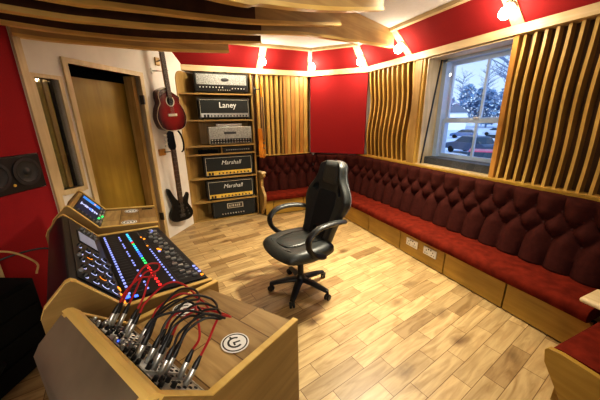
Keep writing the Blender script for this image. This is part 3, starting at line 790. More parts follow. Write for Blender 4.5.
MB().box((-.17, -.053, .012), (.17, -.049, .038)).build('front_panel', M['white'], t)
t = thing('rack_unit', 'flat black rack unit with a row of pale knobs in the narrow slot', 'audio unit', (.82, 4.37, 1.055))
MB().box((-.225, 0, .004), (.225, .2, .085)).build('case', M['black'], t, bevel=.004)
for i in range(11): MB().lathe([(.011, 0), (.009, .015)], 8, Matrix.Translation((-.17+i*.034, 0, .045)) @ Matrix.Rotation(PI/2, 4, 'X')).build('knob', M['silver'], t)
t = thing('tool_case', 'low dark case with tools left in the narrow slot', 'case', (.36, 4.40, 1.055))
MB().box((-.12, 0, .0), (.17, .14, .05)).build('case', M['black_matte'], t, bevel=.006)
p = MB()
for i in range(6): p.tube([(-.10+i*.045, -.01, .056), (-.07+i*.045, .05, .058)], .006, 6)
p.build('tools', M['steel_dk'], t)

# ------------------------------------------------------------------ guitars
def outline(half, n=6):
    """half: list of (w,z) from bottom centre to top centre, right side only; returns mirrored closed smooth outline"""
    P = catmull([(w, 0, z) for w, z in half], n); r = [(p.x, p.z) for p in P]
    return r+[(-x, z) for x, z in r[::-1][1:-1]]
def guitar_acoustic():
    an = rad(37); X = Vector((cos(an), sin(an), 0)); Yd = Vector((-sin(an), cos(an), 0))   # front faces -Yd
    b = P0+dL*.03+nL*.15; b.z = 1.425; SC = 1.12
    t = thing('acoustic_guitar', 'dark red sunburst acoustic guitar hanging on the white wall beside the rack', 'guitar', mat=frame(b, X, Yd, zz) @ Matrix.Rotation(rad(-2.5), 4, 'Y') @ Matrix.Diagonal((SC*.9, SC, SC, 1)))
    h = [(0, 0), (.10, .006), (.17, .045), (.205, .14), (.175, .235), (.135, .295), (.14, .36), (.12, .42), (.035, .455), (0, .46)]
    ol = outline(h)
    # cutaway on the right shoulder
    ol = [((x-.0*(z-.36)) if not (x > .03 and z > .36) else x*(1-.75*min(1, (z-.36)/.06)), z) for x, z in ol]
    MB().prism([(x*1.004, z*1.004) for x, z in ol], lambda a, c, s: (a, s, c), .004, .098).build('body', M['gtr_side'], t, bevel=.006)
    MB().prism([(x*.985, z*.985+.003) for x, z in ol], lambda a, c, s: (a, s, c), -.002, .006).build('soundboard', M['burst'], t)
    n = len(ol); bd = MB(); bd.tube([(x, .004, z) for x, z in ol]+[(ol[0][0], .004, ol[0][1])], .0045, 5, cap=False); bd.build('binding', M['cream'], t)
    rr = Matrix.Translation((0, -.0025, .315)) @ Matrix.Rotation(PI/2, 4, 'X')
    MB().lathe([(.046, 0), (.046, .001)], 26, rr).build('sound_hole', M['black_matte'], t)
    MB().ring(.046, .058, .0015, mat=rr, n=26).build('rosette', M['cream'], t)
    MB().box((-.062, -.012, .155), (.062, -.002, .182)).build('bridge', M['cream'], t, bevel=.003)
    MB().box((-.027, -.016, .345), (.027, -.003, .80)).build('fretboard', M['rosewood'], t)
    MB().box((-.024, -.004, .455), (.024, .02, .80)).build('neck', M['neck_wood'], t, bevel=.008)
    hd = MB().prism([(-.028, .80), (.028, .80), (.038, .83), (.036, .97), (-.036, .97), (-.038, .83)], lambda a, c, s: (a, s+(c-.8)*.2, c), -.008, .008).build('headstock', M['rosewood'], t)
    for s in (-1, 1):
        for k in range(3): MB().lathe([(.006, -.012), (.006, .02), (.011, .022), (.009, .036)], 8, Matrix.Translation((s*.04, .015+.02*k*.5, .85+k*.045)) @ Matrix.Rotation(s*PI/2, 4, 'Y')).build('tuner', M['silver'], hd)
    st = MB()
    for k in range(6): xx = (k-2.5)*.0085; st.tube([(xx, -.014, .17), (xx, -.018, .80)], .0009, 4)
    st.build('strings', M['string'], t)
guitar_acoustic()
t = thing('guitar_hanger', 'wooden wall hanger holding the neck of the acoustic guitar', 'hanger', mat=frame(P0+dL*.06+nL*.001+Vector((0, 0, 2.24)), dL, -nL, zz))
MB().box((-.035, -.02, -.045), (.035, -.0, .045)).build('block', M['wood_z'], t, bevel=.004)
MB().tube([(-.02, -.02, 0), (-.02, -.06, 0), (-.05, -.08, 0), (-.05, -.13, .01)], .006, 6).build('prong', M['steel_dk'], t)
t = thing('guitar_hanger', 'metal wall hook beside the neck of the acoustic guitar', 'hanger', mat=frame(P0+dL*(-.05)+nL*.001+Vector((0, 0, 2.12)), dL, -nL, zz))
MB().box((-.018, -.012, -.03), (.018, 0, .03)).build('plate', M['white'], t, bevel=.003)
MB().tube([(0, -.01, 0), (.03, -.06, 0), (.09, -.10, .0), (.12, -.14, .015)], .007, 6).build('prong', M['silver'], t)

def guitar_bass():
    an = rad(30); X = Vector((cos(an), sin(an), 0)); Yd = Vector((-sin(an), cos(an), 0))
    b = P0+dL*(-.02)+nL*.12; b.z = .205
    t = thing('bass_guitar', 'black electric bass guitar hanging on the white wall below the acoustic', 'guitar', mat=frame(b, X, Yd, zz))
    r = [(0, 0), (.09, .004), (.145, .035), (.165, .10), (.135, .18), (.105, .24), (.125, .31), (.135, .36), (.115, .385), (.085, .34), (.045, .305), (-.03, .30)]
    l = [(-.045, .31), (-.085, .38), (-.125, .47), (-.15, .475), (-.15, .40), (-.115, .26), (-.125, .20), (-.165, .12), (-.15, .04), (-.09, .005)]
    P = catmull([(a, 0, c) for a, c in r+l+[(0, 0)]], 5)[:-1]
    MB().prism([(p.x, p.z) for p in P], lambda a, c, s: (a, s, c), 0, .042).build('body', M['gloss_black'], t, bevel=.006)
    MB().box((-.03, -.016, .27), (.03, 0.0, .98)).build('fretboard', M['rosewood'], t)
    MB().box((-.027, 0, .28), (.027, .024, .98)).build('neck', M['neck_wood'], t, bevel=.006)
    hd = MB().prism([(-.03, .98), (.03, .98), (.045, 1.02), (.03, 1.2), (-.02, 1.22), (-.05, 1.18), (-.055, 1.02)], lambda a, c, s: (a, s, c), -.006, .014).build('headstock', M['gloss_black'], t)
    for k in range(4): MB().lathe([(.007, 0), (.007, .03), (.018, .032), (.014, .044)], 8, Matrix.Translation((-.05, .005, 1.03+k*.045)) @ Matrix.Rotation(-PI/2, 4, 'Y')).build('tuner', M['silver'], hd)
    for z in (.13, .20): MB().box((-.045, -.008, z), (.045, 0, z+.032)).build('pickup', M['black'], t, bevel=.003)
    MB().box((-.04, -.012, .055), (.04, 0, .10)).build('bridge', M['steel_dk'], t)
    for k in range(3): MB().lathe([(.012, 0), (.010, .016)], 10, Matrix.Translation((.075+k*.012, 0, .17-k*.045)) @ Matrix.Rotation(PI/2, 4, 'X')).build('knob', M['steel_dk'], t)
    st = MB()
    for k in range(4): xx = (k-1.5)*.012; st.tube([(xx, -.018, .08), (xx*.8, -.02, .98)], .0014, 4)
    st.build('strings', M['string'], t)
    for k in range(10): MB().box((-.029, -.0172, .36+k*.058), (.029, -.0158, .3625+k*.058)).build('fret', M['string'], t)
guitar_bass()
t = thing('guitar_hanger', 'wooden block hanger holding the neck of the black bass', 'hanger', mat=frame(P0+dL*(-.10)+nL*.001+Vector((0, 0, 1.16)), dL, -nL, zz))
MB().box((-.05, -.03, -.04), (.05, 0, .04)).build('block', M['orange_wood'], t, bevel=.004)
MB().tube([(.02, -.03, 0), (.04, -.07, 0), (.12, -.085, 0)], .006, 6).build('prong', M['black'], t)
# strap over bass head
o = MB().tube(catmull([(0.0, 0, 0), (.03, -.01, -.06), (.045, -.005, -.16), (.035, 0, -.24), (.01, .0, -.27)], 6), .026, 8, flat=(1, .3)).build('guitar_strap', M['black_matte'], smooth=True)
o.location = LW(.02, 1.42, .20); tag(o, 'black strap draped over the headstock of the bass', 'strap')

def guitar_orange():
    an = rad(62); X = Vector((cos(an), sin(an), 0)); Yd = Vector((-sin(an), cos(an), 0))
    t = thing('electric_guitar', 'orange wooden electric guitar hanging edge on between rack and slatted panel', 'guitar', mat=frame((1.20, 4.30, .95), X, Yd, zz))
    h = [(0, 0), (.08, .005), (.13, .04), (.15, .12), (.125, .20), (.10, .26), (.12, .34), (.13, .40), (.08, .38), (.04, .33)]
    hl = [(-.04, .34), (-.09, .42), (-.13, .46), (-.13, .38), (-.10, .27), (-.125, .20), (-.15, .12), (-.13, .04), (-.08, .005)]
    P = catmull([(a, 0, c) for a, c in h+hl+[(0, 0)]], 5)[:-1]
    MB().prism([(p.x*.8, p.z) for p in P], lambda a, c, s: (a, s, c), -.025, .035).build('body', M['orange_gtr'], t, bevel=.01, seg=3)
    MB().box((-.026, -.034, .30), (.026, -.012, .92)).build('neck', M['neck_wood'], t, bevel=.006)
    MB().box((-.028, -.041, .28), (.028, -.034, .92)).build('fretboard', M['rosewood'], t)
    MB().prism([(-.026, .92), (.026, .92), (.04, .96), (.03, 1.08), (-.03, 1.1), (-.045, .96)], lambda a, c, s: (a, s, c), -.03, -.014).build('headstock', M['orange_gtr'], t)
    for z in (.14, .22): MB().box((-.04, -.034, z), (.04, -.025, z+.03)).build('pickup', M['black'], t)
guitar_orange()
t = thing('guitar_hanger', 'black metal hook on the wall above the orange guitar', 'hanger', (1.17, 4.48, 1.98))
MB().box((-.015, -.0, -.05), (.015, .02, .05)).build('plate', M['steel_dk'], t)
MB().tube([(0, 0, 0), (0, -.14, 0), (.05, -.18, .0), (.06, -.20, .01)], .008, 6).build('prong', M['steel_dk'], t)
MB().tube([(0, -.14, 0), (-.05, -.18, .0), (-.06, -.20, .01)], .008, 6).build('prong', M['steel_dk'], t)

# ------------------------------------------------------------------ studio monitor in the red wall
t = thing('studio_monitor', 'black loudspeaker with two woofers set flush in the red wall', 'speaker', mat=frame(FW(MS1, MZ0), dF, -nF, zz))
W_ = MS1-MS0; Hh = MZ1-MZ0
MB().box((0, -.006, 0), (W_, .09, Hh)).build('cabinet', M['black'], t, bevel=.005)
for xc in (.115, W_-.125):
    mt = Matrix.Translation((xc, -.007, Hh*.53)) @ Matrix.Rotation(PI/2, 4, 'X')
    wf_ = MB().ring(.082, .104, .008, mat=mt, n=32).build('woofer', M['steel_dk'], t)
    MB().lathe([(.083, .004), (.078, .008), (.070, .004), (.030, .0012), (.028, .002), (.02, .010), (.001, .013)], 32, mt, cap=False).build('cone', M['cone'], wf_, smooth=True)
MB().lathe([(.011, 0), (.010, .006)], 14, Matrix.Translation((W_/2-.005, -.006, .055)) @ Matrix.Rotation(PI/2, 4, 'X')).build('badge', M['gold'], t)

# ------------------------------------------------------------------ desk sections
PROF = [(0, .80), (.36, .832), (.487, 1.002), (.50, 1.012), (.515, 1.008), (.585, .935), (.60, .90)]
def section(name, label, org, along, L, side0, side1, top_mat, solid=True, prof=PROF, legfull=True, up=.012):
    """org: front edge corner (left seen from rear), along: direction of front edge, v: rearward"""
    u = Vector((along[0], along[1], 0)).normalized(); v = Vector((-u.y, u.x, 0))
    t = thing(name, label, 'desk', mat=frame((org[0], org[1], 0), u, v, zz))
    f = lambda a, b, s: (s, a, b)
    def sidepan(low): return prof+[(.60, .62), (.52, .0), (.06, .0), (.0, .62)] if low else prof+[(.595, .70), (.36, .60), (0, .70)]
    for s0, low in ((0, side0), (L-.022, side1)):
        pr = [(a, b+up) for a, b in prof]
        body = pr+([(prof[-1][0], .60), (.50, .0), (.03, .0), (0, .02)] if low else [(prof[-1][0], .72), (.34, .66), (0, .72)])
        MB().prism(body, f, s0, s0+.022).build('side_panel', M['desk_side'], t, bevel=.003)
        MB().prism([(a, b+up+.0005) for a, b in prof]+[(a, b+up+.0045) for a, b in prof[::-1]], f, s0, s0+.022).build('side_edge', M['edge'], t)
    return t, u, v, f
# near section
P1 = Vector((.027, 1.185)); P2 = Vector((.329, .806)); _u = (P1-P2).normalized(); _v = Vector((-_u.y, _u.x))
NU = _u*.993-_v*.119; LN = .487
PRN = [(0, .80), (.39, .832), (.52, .968), (.533, .976), (.548, .973), (.612, .915), (.63, .885)]
ND, nu, nv, f = section('desk_section', 'near wooden desk section holding the patch synthesiser, with round stickers', P2, NU, LN, True, False, None, prof=PRN)
dt = MB(); vs = [(.0225, .004, .80), (LN-.0225, .052, .803), (LN-.0225, .39, .832), (.0225, .39, .832)]
dt.add(vs+[(a, b, c-.02) for a, b, c in vs], [(0, 1, 2, 3), (7, 6, 5, 4), (0, 4, 5, 1), (1, 5, 6, 2), (2, 6, 7, 3), (3, 7, 4, 0)]); dt.build('desk_top', M['desk_planks'], ND)
MB().prism([(0, .60), (0, .775), (.02, .775), (.02, .60)], lambda a, b, s_: (s_, a+.05*s_/LN+.002, b), .0225, LN-.0225).build('front_rail', M['wood_x'], ND)
MB().prism([(.51, .975), (.52, .982), (.533, .990), (.548, .987), (.612, .929), (.63, .899), (.63, .60), (.615, .60), (.613, .89), (.54, .965), (.52, .965)], lambda a, b, s_: (s_, a+.004, b), -.003, LN+.003).build('rear_panel', M['grey_sheen'], ND, bevel=.002)
MB().prism([(.505, .972), (.520, .994), (.533, 1.000), (.548, .998), (.54, .985), (.515, .965)], f, -.003, LN+.003).build('top_rail', M['edge'], ND)
MB().prism([(.42, .05), (.44, .05), (.605, .60), (.585, .60)], f, .0225, LN-.0225).build('lower_back', M['fin_dark'], ND)
# mixer section
PN = Vector((.062, 1.246)); PF = Vector((-.228, 2.157)); LM = (PF-PN).length
MD, mu, mv, f = section('desk_section', 'central wooden desk section cradling the digital mixing console', PN, PF-PN, LM, False, False, None, up=0)
MB().prism([(0, .70), (.34, .66), (.60, .72), (.60, .735), (.34, .675), (0, .715)], f, .0225, LM-.0225).build('base_shelf', M['wood_y'], MD)
for s in (.06, LM-.10):
    MB().prism([(.10, 0), (.50, 0), (.50, .69), (.10, .68)], f, s, s+.04).build('leg', M['black_matte'], MD)
# far section
PA = Vector((-.225, 2.20)); PBb = Vector((-.283, 2.69)); LF = (PBb-PA).length
FD, fu, fv, f = section('desk_section', 'far wooden desk section with touchscreen controller and two round stickers', PA, PBb-PA, LF, False, True, None)
MB().prism([(0, .76), (0, .80), (.36, .832), (.36, .81)], f, .0225, LF-.0225).build('desk_top', M['desk_planks'], FD)
MB().prism([(0, .60), (0, .755), (.02, .755), (.02, .60)], f, .0225, LF-.0225).build('front_rail', M['wood_x'], FD)
MB().prism([(.478, .995), (.487, 1.004), (.50, 1.014), (.515, 1.010), (.585, .937), (.60, .90), (.60, .60), (.585, .60), (.583, .90), (.51, .985), (.49, .985)], f, .0225, LF-.0225).build('rear_panel', M['wood_x'], FD)
MB().prism([(.02, .803), (.10, .810), (.10, .812), (.02, .805)], f, LF-.06, LF-.035).build('cable_slot', M['black_matte'], FD)

# slope frames: x along desk, y up the slope, z out of it
SLOPE = [(0, .36, .832), (0, .487, 1.002)]
def slope_frame(t, s, d, lift=.001):
    """matrix in section-local space: x along section (reversed so text reads to the sitter), y up slope"""
    a, b = Vector(SLOPE[0]), Vector(SLOPE[1]); ys = (b-a).normalized(); xs = Vector((1, 0, 0)); n = xs.cross(ys)
    o = a+ys*d+xs*s+n*lift
    return frame(o, xs, ys, n)
SL = math.hypot(.127, .17)
def deck_frame(s, d, lift=.001):
    a, b = Vector((0, 0, .80)), Vector((0, .36, .832)); ys = (b-a).normalized(); xs = Vector((1, 0, 0)); n = xs.cross(ys)
    return frame(a+ys*d+xs*s+n*lift, xs, ys, n)

# ---- mixer
MX = thing('mixing_console', 'large black digital mixing console with lit coloured keys and faders', 'mixing desk', mat=MD.matrix_world.copy())
f = lambda a, b, s: (s, a, b)
i0, i1 = .024, LM-.024
MB().prism([(.004, .745), (.004, .798), (.36, .830), (.365, .836), (.485, .998), (.505, 1.010), (.53, 1.0), (.58, .93), (.59, .88), (.59, .745), (.34, .70)], f, i0, i1).build('chassis', M['mixer_black'], MX, bevel=.004)
mw = i1-i0
dk = MB().box((i0+.018, .012, 0), (i1-.018, .352, .003), deck_frame(0, 0)).build('fader_deck', M['mixer_deck'], MX)
cp = MB().box((i0+.03, .012, 0), (i1-.03, SL-.008, .003), slope_frame(None, 0, 0)).build('channel_panel', M['mixer_black'], MX)
# screen on the slope, towards the far third
sc = MB().box((i0+.52, .05, .003), (i0+.71, .165, .006), slope_frame(None, 0, 0)).build('screen_bezel', M['black'], MX)
MB().box((i0+.53, .058, .006), (i0+.70, .158, .0065), slope_frame(None, 0, 0)).build('screen', M['screen'], sc)
rnd = random.Random(3)
nk = 0
for col in range(5):
    for row in range(4):
        x = i0+.07+col*.088+rnd.uniform(-.006, .006); y = .035+row*.046
        kb = MB().lathe([(.011, 0), (.010, .012), (.006, .014)], 10, slope_frame(None, x, y, .004)).build('rotary_knob', M['black'], MX)
        MB().ring(.0135, .0160, .0012, .3+row, 2*PI-2.6+row, 14, slope_frame(None, x, y, .004)).build('knob_light', M['led_orange'] if (col*4+row) in (5, 14) else M['led_pale'], kb)
for x, y in ((.74, .05), (.74, .08), (.75, .12), (.79, .05), (.79, .09), (.80, .13), (.83, .06), (.83, .11), (.10, .19), (.28, .185), (.37, .02)):
    MB().lathe([(.009, 0), (.008, .012)], 10, slope_frame(None, i0+x, y, .004)).build('rotary_knob', M['grey'], MX)
def key(x, y, w, d, mat, fr=deck_frame): return MB().box((-w/2, -d/2, 0), (w/2, d/2, .004), fr(x, y, .004)).build('lit_key', M[mat], MX)
for x, y, mt in ((.13, .055, 'led_orange'), (.32, .10, 'led_orange'), (.44, .16, 'led_orange'), (.775, .15, 'led_orange'), (.805, .165, 'led_orange'), (.05, .035, 'led_orange')):
    key(i0+x, y, .016, .014, mt, slope_frame)
# deck: columns run along the desk; rows of keys across. Main fader bank of 16 + 8
nch = 24; cw = (mw-.10)/nch
for c in range(nch):
    x = i0+.05+cw*(c+.5)
    sx_ = MB().box((-.0015, .03, 0), (.0015, .125, .001), deck_frame(x, 0, .0042)).build('fader_slot', M['fader_slot'], MX)
    fy = .05+.055*((c*37 % 11)/11)
    MB().box((-.007, -.011, 0), (.007, .011, .010), deck_frame(x, fy, .004)).build('fader_cap', M['silver'] if c % 3 else M['grey'], MX, bevel=.001)
    for k in range(2): MB().box((.003, .04+.045*k, 0), (.011, .05+.045*k, .0008), deck_frame(x, 0, .0042)).build('fader_tick', M['grey'], MX)
    key(x, .335, .012, .010, 'led_white')
    key(x, .212, .012, .012, 'led_red' if c < 8 else 'led_green' if c < 11 else 'led_blue' if c < 14 else 'led_green' if c in (17,) else 'led_red' if c == 18 else 'led_cyan')
    if c % 4 != 3: key(x, .262, .010, .008, 'led_white')
    key(x, .150, .010, .008, 'led_white' if c < 14 else ('led_orange' if c in (15, 20) else 'fader_slot'))
for x, y in ((.12, .30), (.18, .30), (.50, .30), (.56, .30)):
    pass
mtr = MB()
for c in range(nch):
    x = i0+.05+cw*(c+.5); MB().box((-.002, .280, 0), (.002, .322, .001), deck_frame(x, 0, .0042)).build('meter_scale', M['fader_slot'], MX)
key(i0+.012+.03, .345, .02, .018, 'led_blue'); key(i0+.03, .315, .014, .014, 'led_blue')
for x, y, mt in ((.05, .022, 'led_orange'), (.09, .020, 'led_white'), (.125, .022, 'led_white'), (.16, .022, 'led_white'), (.47, .105, 'led_orange'), (.49, .112, 'led_orange'), (.45, .115, 'led_white'), (.80, .075, 'led_white'), (.83, .06, 'led_white'), (.70, .14, 'led_orange')):
    key(i0+x, y, .014, .012, mt)
ln = MB()
for y in (.135, .018): ln.box((i0+.04, y, 0), (i1-.04, y+.0015, .0006), deck_frame(0, 0, .0042))
ln.build('printed_line', M['fader_slot'], MX)
tn = MB()
for k in range(22): tn.box((i0+.10+k*.033, .592, .76), (i0+.112+k*.033, .596, .86))
tn.build('rear_connector', M['silver'], MX)

# ---- far controller
CT = thing('touchscreen_controller', 'small black controller with blue lit screen set in the far desk section', 'controller', mat=FD.matrix_world.copy())
fr_ = slope_frame(None, 0, 0)
MB().box((.04, .006, -.02), (LF-.04, SL-.006, .006), fr_).build('case', M['black'], CT, bevel=.003)
s_ = MB().box((.09, .05, .006), (LF-.055, SL-.015, .0075), fr_).build('screen', M['screen_navy'], CT)
MB().box((LF-.125, .053, .0075), (LF-.065, SL-.018, .0085), fr_).build('screen_band', M['screen_blue'], s_)
rn = random.Random(9); WV = MB()
for k in range(20):
    y = .056+k*(SL-.08)/20; hh = rn.uniform(.008, .07); WV.box((.235-hh/2, y, .0075), (.235+hh/2, y+.0045, .0085), fr_)
WV.build('waveform', M['led_pale'], s_)
MB().box((.215, .10, .0085), (.255, .118, .0095), fr_).build('lit_track', M['led_blue'], s_)
MB().box((LF-.105, .09, .0085), (LF-.085, .105, .0095), fr_).build('lit_marker', M['led_orange'], s_)
for k in range(9):
    for r in range(2):
        mt = 'led_green' if (k, r) in ((2, 1), (4, 0)) else ('silver' if (k+r) % 2 else 'grey')
        MB().lathe([(.008, 0), (.007, .012)], 8, slope_frame(None, .075+k*.042, .018+r*.02, .006)).build('knob', M[mt], CT)
for k in range(5): MB().lathe([(.006, 0), (.005, .01)], 8, slope_frame(None, .068, .065+k*.028, .006)).build('knob', M['grey'], CT)

# ---- round stickers
def sticker(section_t, s, d, r, label, rot=0):
    m_ = section_t.matrix_world @ deck_frame(s, d, .0012) @ Matrix.Rotation(rot, 4, 'Z')
    t = thing('round_sticker', label, 'sticker', mat=m_, group=None)
    MB().lathe([(r, 0), (r, .0012)], 40).build('disc', M['white'], t)
    MB().ring(r*.80, r*.90, .0016, n=40).build('ring', M['black'], t)
    gl = MB().ring(r*.40, r*.55, .0016, rad(140), rad(400), 24); gl.box((-r*.06, -r*.15, 0), (r*.07, r*.38, .0016)); gl.box((-r*.02, -r*.15, 0), (r*.28, -r*.02, .0016)); gl.lathe([(r*.09, 0), (r*.09, .0016)], 10, Matrix.Translation((-r*.60, -r*.18, 0)))
    gl.build('emblem', M['black'], t)
sticker(ND, .110, .217, .047, 'round white sticker with black ring lying on open area of near desk top', rad(155))
sticker(ND, .410, .21, .047, 'round white sticker half hidden under the patch cables on near desk top', rad(155))
sticker(FD, .11, .19, .050, 'round white sticker on far desk top, nearer the mixing console', rad(100))
sticker(FD, .41, .178, .050, 'round white sticker on far desk top, farther from the mixing console', rad(100))

# ---- modular synthesiser in the near section
SLOPE[:] = [(0, .39, .832), (0, .52, .968)]; SL = math.hypot(.13, .136)
SY = thing('modular_synthesizer', 'strip of silver patch modules with knobs and jacks in the near desk section', 'synthesizer', mat=ND.matrix_world.copy())
fr_ = slope_frame(None, 0, 0)
MB().box((.024, .004, -.03), (LN-.024, SL-.006, .0), fr_).build('case', M['black_matte'], SY)
MB().box((.03, SL-.035, 0), (LN-.03, SL-.028, .006), fr_).build('mounting_rail', M['silver'], SY)
MB().box((.03, .012, 0), (LN-.03, .020, .006), fr_).build('mounting_rail', M['silver'], SY)
xs_ = [.034, .085, .125, .19, .235, .30, .345, .395, LN-.035]
rn = random.Random(5)
for i in range(len(xs_)-1):
    mt = ['silver', 'grey', 'white', 'silver', 'steel_dk', 'silver', 'white', 'black'][i]
    pn = MB().box((xs_[i]+.001, .02, .001), (xs_[i+1]-.001, SL-.035, .004), fr_).build('module_panel', M[mt], SY)
    wdt = xs_[i+1]-xs_[i]; nc = max(1, int(wdt/.020))
    for c in range(nc):
        for r in range(7):
            x = xs_[i]+wdt*(c+.5)/nc; y = .033+r*.0205
            k = rn.random()
            if r < 4: MB().lathe([(.0055, 0), (.0055, .003), (.0035, .0035), (.0032, .001)], 8, slope_frame(None, x, y, .004)).build('jack_socket', M['steel_dk'] if mt != 'black' else M['silver'], pn)
            elif k < .75: MB().lathe([(.007, 0), (.0062, .013), (.004, .015)], 8, slope_frame(None, x, y, .004)).build('knob', M['black'] if mt in ('silver', 'white', 'grey') else M['silver'], pn)
for x, mt in ((.30, 'led_blue'), (.18, 'led_cyan')): MB().cbox((x, SL-.045, .006), (.008, .008, .004), fr_).build('status_light', M[mt], SY)
nloc = Vector((0, -.723, .691))
def jack(s, q): return Vector((s, .39+.691*q, .832+.723*q))
CABN = 0
def cable(label, j1, j2, apex, matn, tilt1=(0, 0, 0), tilt2=(0, 0, 0), spread=.03, lift=.045):
    t = thing('patch_cable', label, 'cable', mat=ND.matrix_world.copy())
    a, b = jack(*j1), jack(*j2); ap = Vector((apex[0]*.993-apex[1]*.119, apex[1]*.993+apex[0]*.119, apex[2]))
    da = (nloc+Vector(tilt1)).normalized(); db = (nloc+Vector(tilt2)).normalized()
    for p, d in ((a, da), (b, db)):
        q = Vector((0, 0, 1)).rotation_difference(d).to_matrix().to_4x4(); q.translation = p+d*.0055
        pl = MB().lathe([(.0072, 0), (.0082, .002), (.0082, .040), (.0072, .042)], 10, q).build('plug', M['silver'], t, smooth=True)
        MB().lathe([(.0078, .041), (.0078, .052), (.004, .074), (.003, .076)], 10, q).build('strain_relief', M['black'], pl, smooth=True)
    a2, b2 = a+da*.078, b+db*.078
    sx = 1 if a2.x > b2.x else -1
    w_ = Vector((sx*spread*.8, -.01, 0)); ap = ap+Vector((0, 0, .012)); up_ = Vector((0, -.15, 1))*lift
    pts = [a2, a2+da*.04, a2.lerp(ap+w_, .55)+up_, ap+w_+(a2-ap)*.08, ap-w_+(b2-ap)*.08, b2.lerp(ap-w_, .55)+up_*.7, b2+db*.04, b2]
    MB().tube(catmull(pts, 7), .0036, 7).build('cord', M[matn], t, smooth=True)
cable('red patch cable, longest loop reaching over the edge of the mixing console', (.425, .10), (.395, .06), (.50, .185, 1.01), 'red_cable', (.15, 0, .1), (.1, 0, .1), .022)
cable('red patch cable looping just inside the longest red loop', (.44, .065), (.41, .12), (.49, .215, .99), 'red_cable', (.15, 0, .1), (.1, 0, .1), .018)
cable('red patch cable arching from the left plugs across the desk top', (.345, .085), (.10, .05), (.33, .19, .955), 'red_cable', (.05, 0, .05), (0, 0, .1), .06)
cable('red patch cable lying lower beside the black cables', (.325, .05), (.19, .06), (.25, .20, .93), 'red_cable', (0, 0, .05), (0, 0, .1), .05)
cable('red patch cable ending at the right end of the synthesiser', (.06, .06), (.24, .05), (.17, .215, .935), 'red_cable', (0, 0, .0), (0, 0, .1), .05)
cable('black patch cable with the widest loop toward the round sticker', (.20, .07), (.12, .09), (.135, .245, .97), 'black_cable', (0, 0, .1), (0, 0, .0), .035)
cable('black patch cable looping inside the widest black loop', (.225, .11), (.15, .06), (.165, .23, .985), 'black_cable', (0, 0, .1), (0, 0, .1), .03)
cable('black patch cable with a tall narrow loop beside the red arch', (.255, .09), (.17, .115), (.235, .235, 1.0), 'black_cable', (0, 0, .2), (0, 0, .2), .03)
cable('black patch cable crossing low over the silver modules', (.28, .07), (.135, .12), (.20, .26, .96), 'black_cable', (0, 0, .1), (0, 0, .1), .04)
cable('black patch cable nearest the camera at the right end', (.10, .12), (.18, .145), (.115, .275, .985), 'black_cable', (0, 0, .15), (0, 0, .2), .035)

# ------------------------------------------------------------------ gaming chair
CH = thing('office_chair', 'black leather racing style swivel chair with looped armrests on five castors', 'chair', (.88, 2.07, 0), rad(190))
for k in range(5):
    a = rad(16+72*k-190); c_, s_ = cos(a), sin(a)
    lg = MB().tube([(c_*.03, s_*.03, .115), (c_*.12, s_*.12, .108), (c_*.22, s_*.22, .088), (c_*.285, s_*.285, .074)], [.032, .029, .025, .020], 10, flat=(1.15, .8)).build('leg', M['black'], CH, smooth=True)
    cs = MB()
    R_ = Matrix.Translation((c_*.29, s_*.29, .028)) @ Matrix.Rotation(a+.6+k, 4, 'Z')
    for o in (-1, 1): cs.lathe([(.004, -.009), (.024, -.009), (.028, -.005), (.028, .005), (.024, .009), (.004, .009)], 18, R_ @ Matrix.Translation((.012, o*.0135, 0)) @ Matrix.Rotation(PI/2, 4, 'X'))
    cs.tube([(c_*.285, s_*.285, .03), (c_*.285, s_*.285, .078)], .008, 8)
    cs.build('castor', M['black'], lg, smooth=True)
MB().lathe([(.02, .085), (.048, .09), (.05, .13), (.034, .15), (.03, .165)], 22).build('hub', M['black'], CH, smooth=True)
MB().lathe([(.028, .15), (.028, .30), (.024, .30), (.018, .31), (.018, .40)], 18).build('gas_column', M['black'], CH, smooth=True)
MB().box((-.14, -.11, .385), (.12, .11, .425)).build('mechanism', M['black_matte'], CH, bevel=.01)
# seat
def pad(nu, nv, top, bot, fx, parent, name, mat):
    vs = []; fs = []
    for z in (top, bot):
        for j in range(nv+1):
            for i in range(nu+1):
                u, v = -1+2*i/nu, -1+2*j/nv; x, y = fx(u, v); vs.append((x, y, z(u, v)))
    o = (nu+1)*(nv+1)
    for j in range(nv):
        for i in range(nu):
            k = j*(nu+1)+i; fs.append((k, k+1, k+nu+2, k+nu+1)); fs.append((o+k, o+k+nu+1, o+k+nu+2, o+k+1))
    rim = list(range(nu+1))+[(nu+1)*j+nu for j in range(1, nv+1)]+[nv*(nu+1)+i for i in range(nu-1, -1, -1)]+[(nu+1)*j for j in range(nv-1, 0, -1)]
    for a, b in zip(rim, rim[1:]+rim[:1]): fs.append((a, o+a, o+b, b))
    return MB().add(vs, fs).build(name, mat, parent, smooth=True, subsurf=1)
def seat_xy(u, v):
    # squircle; u front, v side
    x = .275*u*math.sqrt(1-v*v*.30); y = .285*v*math.sqrt(1-u*u*.28)
    return (x+.03, y)
def seat_top(u, v):
    e = max(abs(u), abs(v)); edge = .045*max(0, (e-.72)/.28)**2
    return .515+.030*max(0, (abs(v)-.5)/.5)**1.4-.022*max(0, u)**3+.010*(1-v*v)*(1-u*u)-edge
def seat_bot(u, v): return .405+.018*max(0, u)**2+.02*max(abs(u), abs(v))**4
pad(14, 14, seat_top, seat_bot, seat_xy, CH, 'seat_cushion', M['leather'])
for s in (-1, 1):
    MB().tube(catmull([(-.17, s*.135, .524), (-.02, s*.14, .533), (.12, s*.13, .524), (.22, s*.10, .507)], 6), .0035, 6).build('seat_seam', M['black'], CH)
MB().tube(catmull([(.20, -.17, .517), (.235, 0, .500), (.20, .17, .517)], 6), .0035, 6).build('seat_seam', M['black'], CH)
